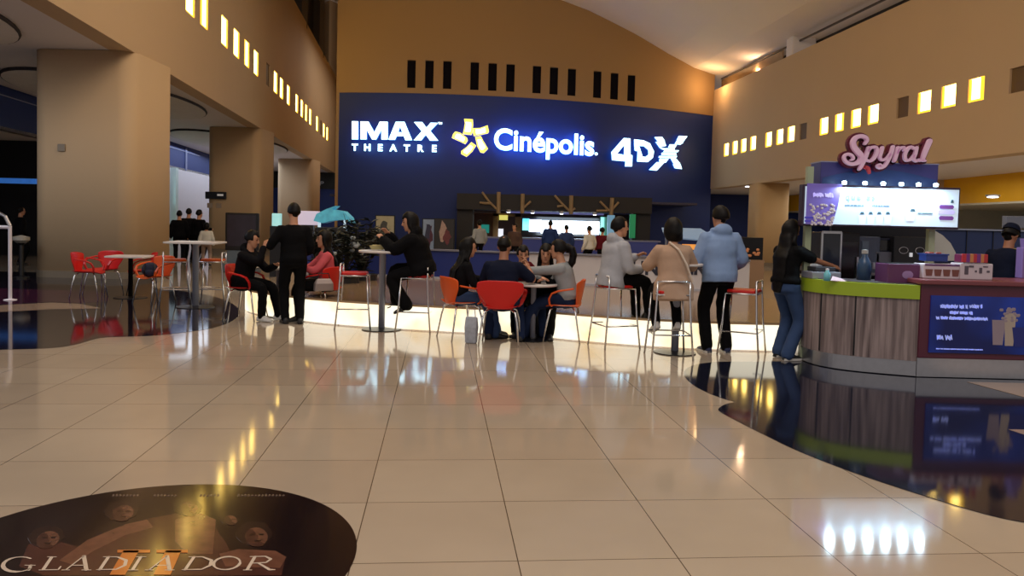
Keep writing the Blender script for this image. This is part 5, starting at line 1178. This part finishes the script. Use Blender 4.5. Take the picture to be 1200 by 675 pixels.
    if hair == 'cap':
        cp = MB(); cp.rings([[tuple(HM @ Vector((a*math.cos(2*math.pi*i/24), -.006+b*math.sin(2*math.pi*i/24), z))) for i in range(24)] for z, a, b in ((.045, .088, .110), (.08, .086, .105), (.115, .066, .082), (.135, .03, .035))])
        cp.rings([[tuple(HM @ Vector(p)) for p in ((-.06, .09, z_), (-.05, .135, z_-.006), (0, .16, z_-.01), (.05, .135, z_-.006), (.06, .09, z_), (0, .08, z_))] for z_ in (.045, .053)])
        cp.build('cap', topc, t, smooth=False, fix=True)
    # trousers
    if pant:
        pm = MB(); e = .018
        pm.rings([ring(-.13, .11, .09), ring(-.09, hipw+e, .13), ring(0, hipw+e, .135, -.006), ring(.08, .15*w+.015, .118)])
        for k_ in ('R', 'L'):
            dirn = (an[k_]-kn[k_]).normalized(); end = an[k_]+dirn*.02*s
            limb(pm, [hp[k_]+Vector((0, 0, .01)), kn[k_], end], [.102*s, .076*s+flare*.15, .058*s+flare], 14)
        remesh(pm, 'trousers', pant, t, vox, 3, .005, 1)
    # top
    if top:
        tm = MB(); e = loose
        TT = [(-tlen-.0, hipw+e+.005+skirt, .125+e+skirt*.6, -.0), (max(-tlen+.05, .0), hipw+e+.008+skirt*.6, .128+e, -.004), (.1, .15*w+e+.005, .112+e, 0), (.2, .155*w+e, .108+e, 0), (.32, .175*w+e, .116+e, .004), (.39, .180*w+e*.8, .108+e*.8, 0), (.44, .148*w+e*.6, .09+e*.6, 0), (.482, .088, .074, 0)]
        tm.rings([ring(*r) for r in TT])
        for k_, g_ in (('R', 1), ('L', -1)):
            if sleeve == 'long': limb(tm, [sh[k_], el[k_], el[k_].lerp(wr_[k_], .96)], [.062*s*w+e*.7, .050*s*w+e*.6, .036*s+e*.5], 12)
            else:
                endp = sh[k_].lerp(el[k_], .72); limb(tm, [sh[k_], endp], [.062*s*w+e*.7, .055*s*w+e*.7], 12)
        if hood:
            HN = at(.50, 0, -.075); tm.ell(tuple(HN), (.115*s, .062*s, .085*s), 8); tm.tube([at(.46, .09, .04), at(.50, .105, -.02), at(.51, .07, -.09), at(.51, -.07, -.09), at(.50, -.105, -.02), at(.46, -.09, .04)], .034*s, 10)
        remesh(tm, top, topc, t, vox, 3, .0055, 2)
    # shoes
    for k_, g_ in (('R', 1), ('L', -1)):
        a_ = an[k_]; dx = Vector((g_*.12, 1, 0)).normalized(); rt = Vector((dx.y, -dx.x, 0)); dz = Vector((0, 0, 1)); zb_ = -.085*s
        if sit and a_.z > .2: dx = Vector((g_*.1, .92, -.35)).normalized(); dz = rt.cross(dx).normalized(); dz = dz if dz.z > 0 else -dz
        sm_ = MB()
        prof_ = [(-.07, .028, .05), (-.055, .036, .085), (-.01, .038, .10), (.05, .04, .08), (.11, .046, .055), (.16, .044, .045), (.19, .028, .032)]
        sm_.rings([[tuple(a_+dx*y*s+rt*(x_*wd)*s+dz*(zb_+max(0, zz_)*h_*s)) for x_, zz_ in ((1, 0), (1.08, .3), (.85, .75), (.4, 1), (-.4, 1), (-.85, .75), (-1.08, .3), (-1, 0))] for y, wd, h_ in prof_])
        so = sm_.build('shoe', shoe or MATS['black_shoe'], t, smooth=True, fix=True)
        if sole:
            s2 = MB(); s2.rings([[tuple(a_+dx*y*s+rt*(x_*wd*1.1)*s+dz*(zb_+zz_*s)) for x_, zz_ in ((1, -.004), (1, .022), (-1, .022), (-1, -.004))] for y, wd, h_ in prof_]); s2.build('sole', sole, so, fix=True)
    t['_n'] = 1; del t['_n']
    info = dict(at=at, N=N, sh=sh, el=el, wr=wr_, HM=HM, an=an, kn=kn, P=P, fy=fy, up=up, s=s); return t, info
mat('black_shoe', S(22, 22, 24), .5)
C_black = cloth('black', S(11, 11, 14)); C_black2 = cloth('black_soft', S(16, 15, 19)); C_jean = cloth('denim', S(58, 78, 116)); C_jean2 = cloth('dark_denim', S(32, 44, 74))
C_pink = cloth('pink', S(205, 92, 100)); C_grey = cloth('grey', S(148, 152, 156)); C_hgrey = cloth('light_grey', S(170, 172, 180)); C_beige = cloth('beige', S(182, 152, 130))
C_blue = cloth('pale_blue', S(138, 164, 206)); C_navy = cloth('navy', S(20, 26, 46)); C_white = cloth('white', S(205, 205, 200)); C_maroon = cloth('maroon', S(90, 22, 34))
def W(x, y, z=0.0): return fl(x, y, z)
# 1 standing man in black (back to camera, turned left)
q = W(343, 379.5); t1, i1 = person('man in black standing with his back turned beside the diner in pink', q, 22, 1.72, lean=3, top='shirt', topc=C_black, sleeve='long', tlen=.06, loose=.024,
    pant=C_black, hair='short', hands={'R': (.16, .22, .98), 'L': (-.27, .24, 1.12)}, feet={'R': (.10, -.02, .09), 'L': (-.10, .05, .09)}, look=(15, 12), hairm=HAIRB)
# 2 seated in black, left, hand to face
q = W(288, 374); t2_, i2 = person('diner in black seated at the left white table with a hand at the mouth', (q.x, q.y, 0), -105, 1.68, sit=.46, lean=14, top='hooded_jacket', topc=C_black2, tlen=.02, loose=.03, pant=C_black, hair='short', hood=True,
    hands={'R': (.02, .30, 1.06), 'L': (-.10, .42, .80)}, feet={'R': (.12, .34, .09), 'L': (-.12, .46, .09)}, look=(10, 14), shoe=M_soleW, fem=True)
# 3 pink
q = W(378, 375); t3, i3 = person('diner in a pink sweater with dark hair seated right of the standing man', (q.x, q.y, 0), 112, 1.70, sit=.46, lean=4, top='sweater', topc=C_pink, tlen=.04, loose=.02, pant=C_black, hair='long', fem=True,
    hands={'R': (.05, .40, .80), 'L': (-.12, .36, .80)}, feet={'R': (.10, .40, .09), 'L': (-.12, .36, .09)}, look=(8, 2))
# 4 hooded on stool
q = W(488, 388); t4, i4 = person('diner in a bulky black jacket eating on a bar stool at the middle high table', (q.x, q.y, 0), 84, 1.72, sit=.76, lean=16, top='jacket', topc=C_black, tlen=.08, loose=.07, pant=C_black, flare=.035, hair='long', hood=True, fem=True,
    hands={'R': (.04, .42, 1.30), 'L': (-.08, .46, 1.24)}, feet={'R': (.09, .30, .42), 'L': (-.09, .14, .38)}, look=(20, 10))
# 5 long haired woman in black left of centre table
q = W(540, 396); t5, i5 = person('woman in black with long dark hair on the orange chair, facing right', (q.x, q.y, 0), -72, 1.66, sit=.46, lean=12, top='shirt', topc=C_black2, tlen=.03, pant=C_jean, flare=.02, hair='long', fem=True,
    hands={'R': (.12, .34, .70), 'L': (-.10, .44, .78)}, feet={'R': (.12, .42, .09), 'L': (-.10, .50, .09)}, look=(-5, 8))
# 6 man in black tee
q = W(587, 402.5); t6, i6 = person('man in a dark short sleeved shirt seated on the red chair, back turned', (q.x, q.y, 0), -6, 1.78, sit=.46, lean=16, top='shirt', topc=C_navy, sleeve='short', tlen=.03, loose=.026, pant=C_jean2, hair='crop', skin=SKIN2,
    hands={'R': (.30, .34, .93), 'L': (-.18, .42, .79)}, feet={'R': (.22, .22, .09), 'L': (-.20, .32, .09)}, look=(-8, 8), elbow={'R': (.7, -.2, -.8)})
# 9 grey sweater woman
q = W(660, 399); t9, i9 = person('woman in a grey sweater with a ponytail seated on the orange chair, reaching left', (q.x, q.y, 0), 78, 1.68, sit=.46, lean=14, top='sweater', topc=C_grey, tlen=.02, loose=.026, pant=C_jean2, flare=.045, hair='ponytail', fem=True,
    hands={'R': (.04, .40, .80), 'L': (-.10, .60, .90)}, feet={'R': (.10, .26, .09), 'L': (-.06, .52, .09)}, look=(0, 4))
# 7, 8 across the table, sitting on the lit stage edge
t7, i7 = person('woman in black with long dark hair facing the camera across the middle table', (dp(640, 300, 10.2).x, 10.22, 0), 172, 1.64, sit=.40, lean=10, top='shirt', topc=C_black, tlen=.02, pant=C_black, hair='long', fem=True,
    hands={'R': (.06, .36, .76), 'L': (-.08, .40, .78)}, feet={'R': (.10, .22, .09), 'L': (-.10, .25, .09)}, look=(6, 6))
t8, i8 = person('diner in black half hidden behind the man in black, resting chin on hands', (dp(612, 300, 10.35).x, 10.35, 0), 186, 1.60, sit=.40, lean=12, top='shirt', topc=C_maroon, tlen=.02, pant=C_black, hair='short', fem=True,
    hands={'R': (.05, .26, .98), 'L': (-.05, .26, .98)}, feet={'R': (.10, .22, .09), 'L': (-.10, .25, .09)}, look=(0, 8))
t8['label'] = 'diner in a dark red top half hidden behind the seated man in black'
# 10 grey hoodie on stool
q = W(719, 406); t10, i10 = person('man in a pale grey hoodie sitting sideways on a bar stool', (q.x, q.y, 0), -66, 1.70, sit=.755, lean=8, top='hoodie', topc=C_hgrey, tlen=.10, loose=.04, pant=C_black, hair='short', hood=True,
    hands={'R': (.14, .26, .98), 'L': (-.10, .34, 1.12)}, feet={'R': (.10, .44, .42), 'L': (-.10, .38, .36)}, look=(-8, 0), skirt=.01)
# 11 beige coat woman
q = W(784, 417); t11, i11 = person('woman in a beige coat sitting on a bar stool with her back to the camera', (q.x, q.y-.02, 0), 4, 1.64, sit=.755, lean=8, top='coat', topc=C_beige, tlen=.20, loose=.045, pant=C_black, hair='bob', fem=True,
    hands={'R': (.20, .32, 1.12), 'L': (-.18, .32, 1.12)}, feet={'R': (.13, .18, .37), 'L': (-.13, .18, .37)}, look=(10, 6), shoe=M_soleW, skirt=.03)
mb = MB(); at11 = i11['at']; pts = [at11(.50, -.07, -.09), at11(.40, .02, -.175), at11(.22, .12, -.165), at11(.02, .20, -.12)]
mb.tube(pts, .013, 8); mb.build('bag_strap', mat('pale_strap', S(214, 196, 178), .6), t11)
# 12 blue hoodie standing
q = W(840, 413); t12, i12 = person('man in a pale blue hoodie and black trousers standing with his back to the camera', q, 10, 1.78, lean=3, top='hoodie', topc=C_blue, tlen=.10, loose=.045, pant=C_black, flare=.012, hair='beanie', hood=True,
    hands={'R': (.24, .22, 1.02), 'L': (-.20, .30, 1.10)}, feet={'R': (.12, .0, .09), 'L': (-.12, .03, .09)}, look=(15, 8), sole=M_soleW, shoe=mat('navy_shoe', S(30, 40, 80), .6))
# 13 woman at kiosk
q = W(917, 421); t13, i13 = person('woman with very long black hair and blue jeans standing at the kiosk counter', q, -66, 1.63, lean=4, top='shirt', topc=C_black, sleeve='short', tlen=.0, loose=.03, pant=C_jean, flare=.022, hair='long', hairlen=-.07, fem=True, skin=SKIN2,
    hands={'R': (.20, .58, 1.08), 'L': (-.05, .44, 1.14)}, feet={'R': (.10, -.02, .09), 'L': (-.13, .06, .09)}, look=(-5, 10), sole=M_soleW)
hnd = t13.matrix_basis @ i13['wr']['L']
t = thing('plastic_bag', 'white and blue plastic bag held by the woman at the kiosk', 'bag', (hnd.x+.07, hnd.y-.05, hnd.z-.13), .3)
mb = MB(); rr = random.Random(2)
for i in range(9): mb.ell((rr.uniform(-.09, .09), rr.uniform(-.04, .04), rr.uniform(-.06, .09)), (.075, .05, .06), 6)
remesh(mb, 'bag_body', mat('white_blue_plastic', S(190, 205, 225), .35, var=.2, vs=4), t, .012, 2, .012)
for i, (x, z) in enumerate(((-.05, .02), (.05, .05), (.0, -.05), (.08, -.04))): o_ = MB(); o_.ell((x, -.062, z), (.035, .02, .022), 6); o_.build('blue_print', mat('bag_blue_print', S(40, 80, 170), .4), t, smooth=True)
# 14 kiosk employee
t14, i14 = person('kiosk employee in a dark polo and cap working behind the plum counter', (dp(1176, 300, 8.95).x, 8.95, 0), -55, 1.66, lean=14, top='polo', topc=C_navy, sleeve='short', tlen=.05, loose=.026, pant=C_black, hair='cap', skin=SKIN2,
    hands={'R': (.12, .38, 1.10), 'L': (-.10, .42, 1.14)}, look=(0, 26))
at = i14['at']; mb = MB(); mb.tube([at(.47, .07, -.05), at(.49, .08, .01), at(.45, .05, .075)], .008, 6); mb.build('collar_trim', mat('yellow_trim', S(200, 180, 110), .6), t14)
mb = MB(); mb.ell(tuple(at(.34, -.09, .128)), (.022, .012, .022), 6); mb.build('badge', mat('yellow_trim', S(200, 180, 110), .6), t14)
# purple cup machine at his right
t, w, h, d = kbox('cup_stack', 'lilac stack of cups at the right edge beside the employee', 'cups', (1199, 290), (1211, 330), 8.6, .12, mat('lilac_plastic', S(130, 105, 165), .4), z0=1.03)
MB().lathe([(.05, h), (.06, h+.1)], 14).build('top_cup', mat('lilac_plastic', S(130, 105, 165), .4), t)
# handbag on the lap of the pink diner, tote by the woman
t = thing('handbag', 'silvery grey handbag beside the diner in pink on the red chair', 'bag', (W(381, 378).x, W(381, 378).y-.12, .56), .5)
mb = MB(); mb.rings([[(-.14, -.05, -.09), (.14, -.05, -.09), (.14, .05, -.09), (-.14, .05, -.09)], [(-.13, -.06, .02), (.13, -.06, .02), (.13, .06, .02), (-.13, .06, .02)], [(-.10, -.02, .09), (.10, -.02, .09), (.10, .02, .09), (-.10, .02, .09)]])
mb.build('bag_body', mat('silver_leather', S(150, 138, 136), .35, .3), t, bevel=.02); MB().tube([(-.09, 0, .08), (-.07, 0, .16), (.07, 0, .16), (.09, 0, .08)], .008, 8).build('handle', M_dark, t)
t = thing('tote_bag', 'pale grey patterned tote bag standing under the orange chair in the middle', 'bag', W(552, 402), 1.3)
mb = MB(); mb.rings([[(-.04, -.07, 0), (.04, -.07, 0), (.04, .07, 0), (-.04, .07, 0)], [(-.05, -.08, .2), (.05, -.08, .2), (.05, .08, .2), (-.05, .08, .2)], [(-.02, -.075, .33), (.02, -.075, .33), (.02, .075, .33), (-.02, .075, .33)]])
mb.build('bag_body', mat('tote_print', S(165, 170, 182), .7, var=.4, vs=18), t, bevel=.015); MB().tube([(0, -.05, .32), (0, -.04, .42), (0, .04, .42), (0, .05, .32)], .007, 6).build('handle', MATS['white_wall'], t)
# background people
def bgp(label, px_, Y, rz, H, c, hair='short', pc=C_black, grp=None, z0=0.0, **kw):
    q = dp(px_, 270, Y); t, i = person(label, (q.x, Y, z0), rz, H, top='jacket', topc=c, tlen=.06, loose=.035, pant=pc, hair=hair, vox=.018, fing=False, **kw); return t
bgp('leftmost of three people in black standing beyond the left high table', 210, 24.0, 20, 1.66, C_black)
bgp('middle of three people in black standing beyond the left high table', 221, 24.6, 0, 1.74, C_black2)
bgp('rightmost of three people in black standing beyond the left high table', 233, 23.8, -25, 1.70, C_black, hands={'R': (.3, .2, 1.1)})
bgp('short person in white standing right of the three people in black', 242, 22.8, 20, 1.30, C_white, pc=cloth('light_trousers', S(150, 130, 120)), hair='bob', fem=True)
bgp('person with a white cap-like top near the teal sign in the snack hall', 562, 26, 30, 1.60, C_grey, hair='short')
bgp('dark clad person standing in front of the menu screen', 645, 27, 0, 1.66, cloth('dusty_blue', S(40, 60, 110)))
bgp('person in a cream shirt at the snack counter', 691, 24, 40, 1.50, C_white)
bgp('person in a dark red shirt right of the one in cream at the snack counter', 706, 25, -20, 1.46, C_maroon)
bgp('person in blue behind the ponytail of the woman in grey', 664, 26, 10, 1.52, cloth('mid_blue', S(50, 66, 110)))
bgp('person in a dark top left of the doorway posts in the snack hall', 603, 25, 160, 1.52, cloth('brown_top', S(80, 62, 56)))
bgp('person in a dark jacket in the shop at the far left edge', 24, 21.5, -40, 1.64, C_black2)
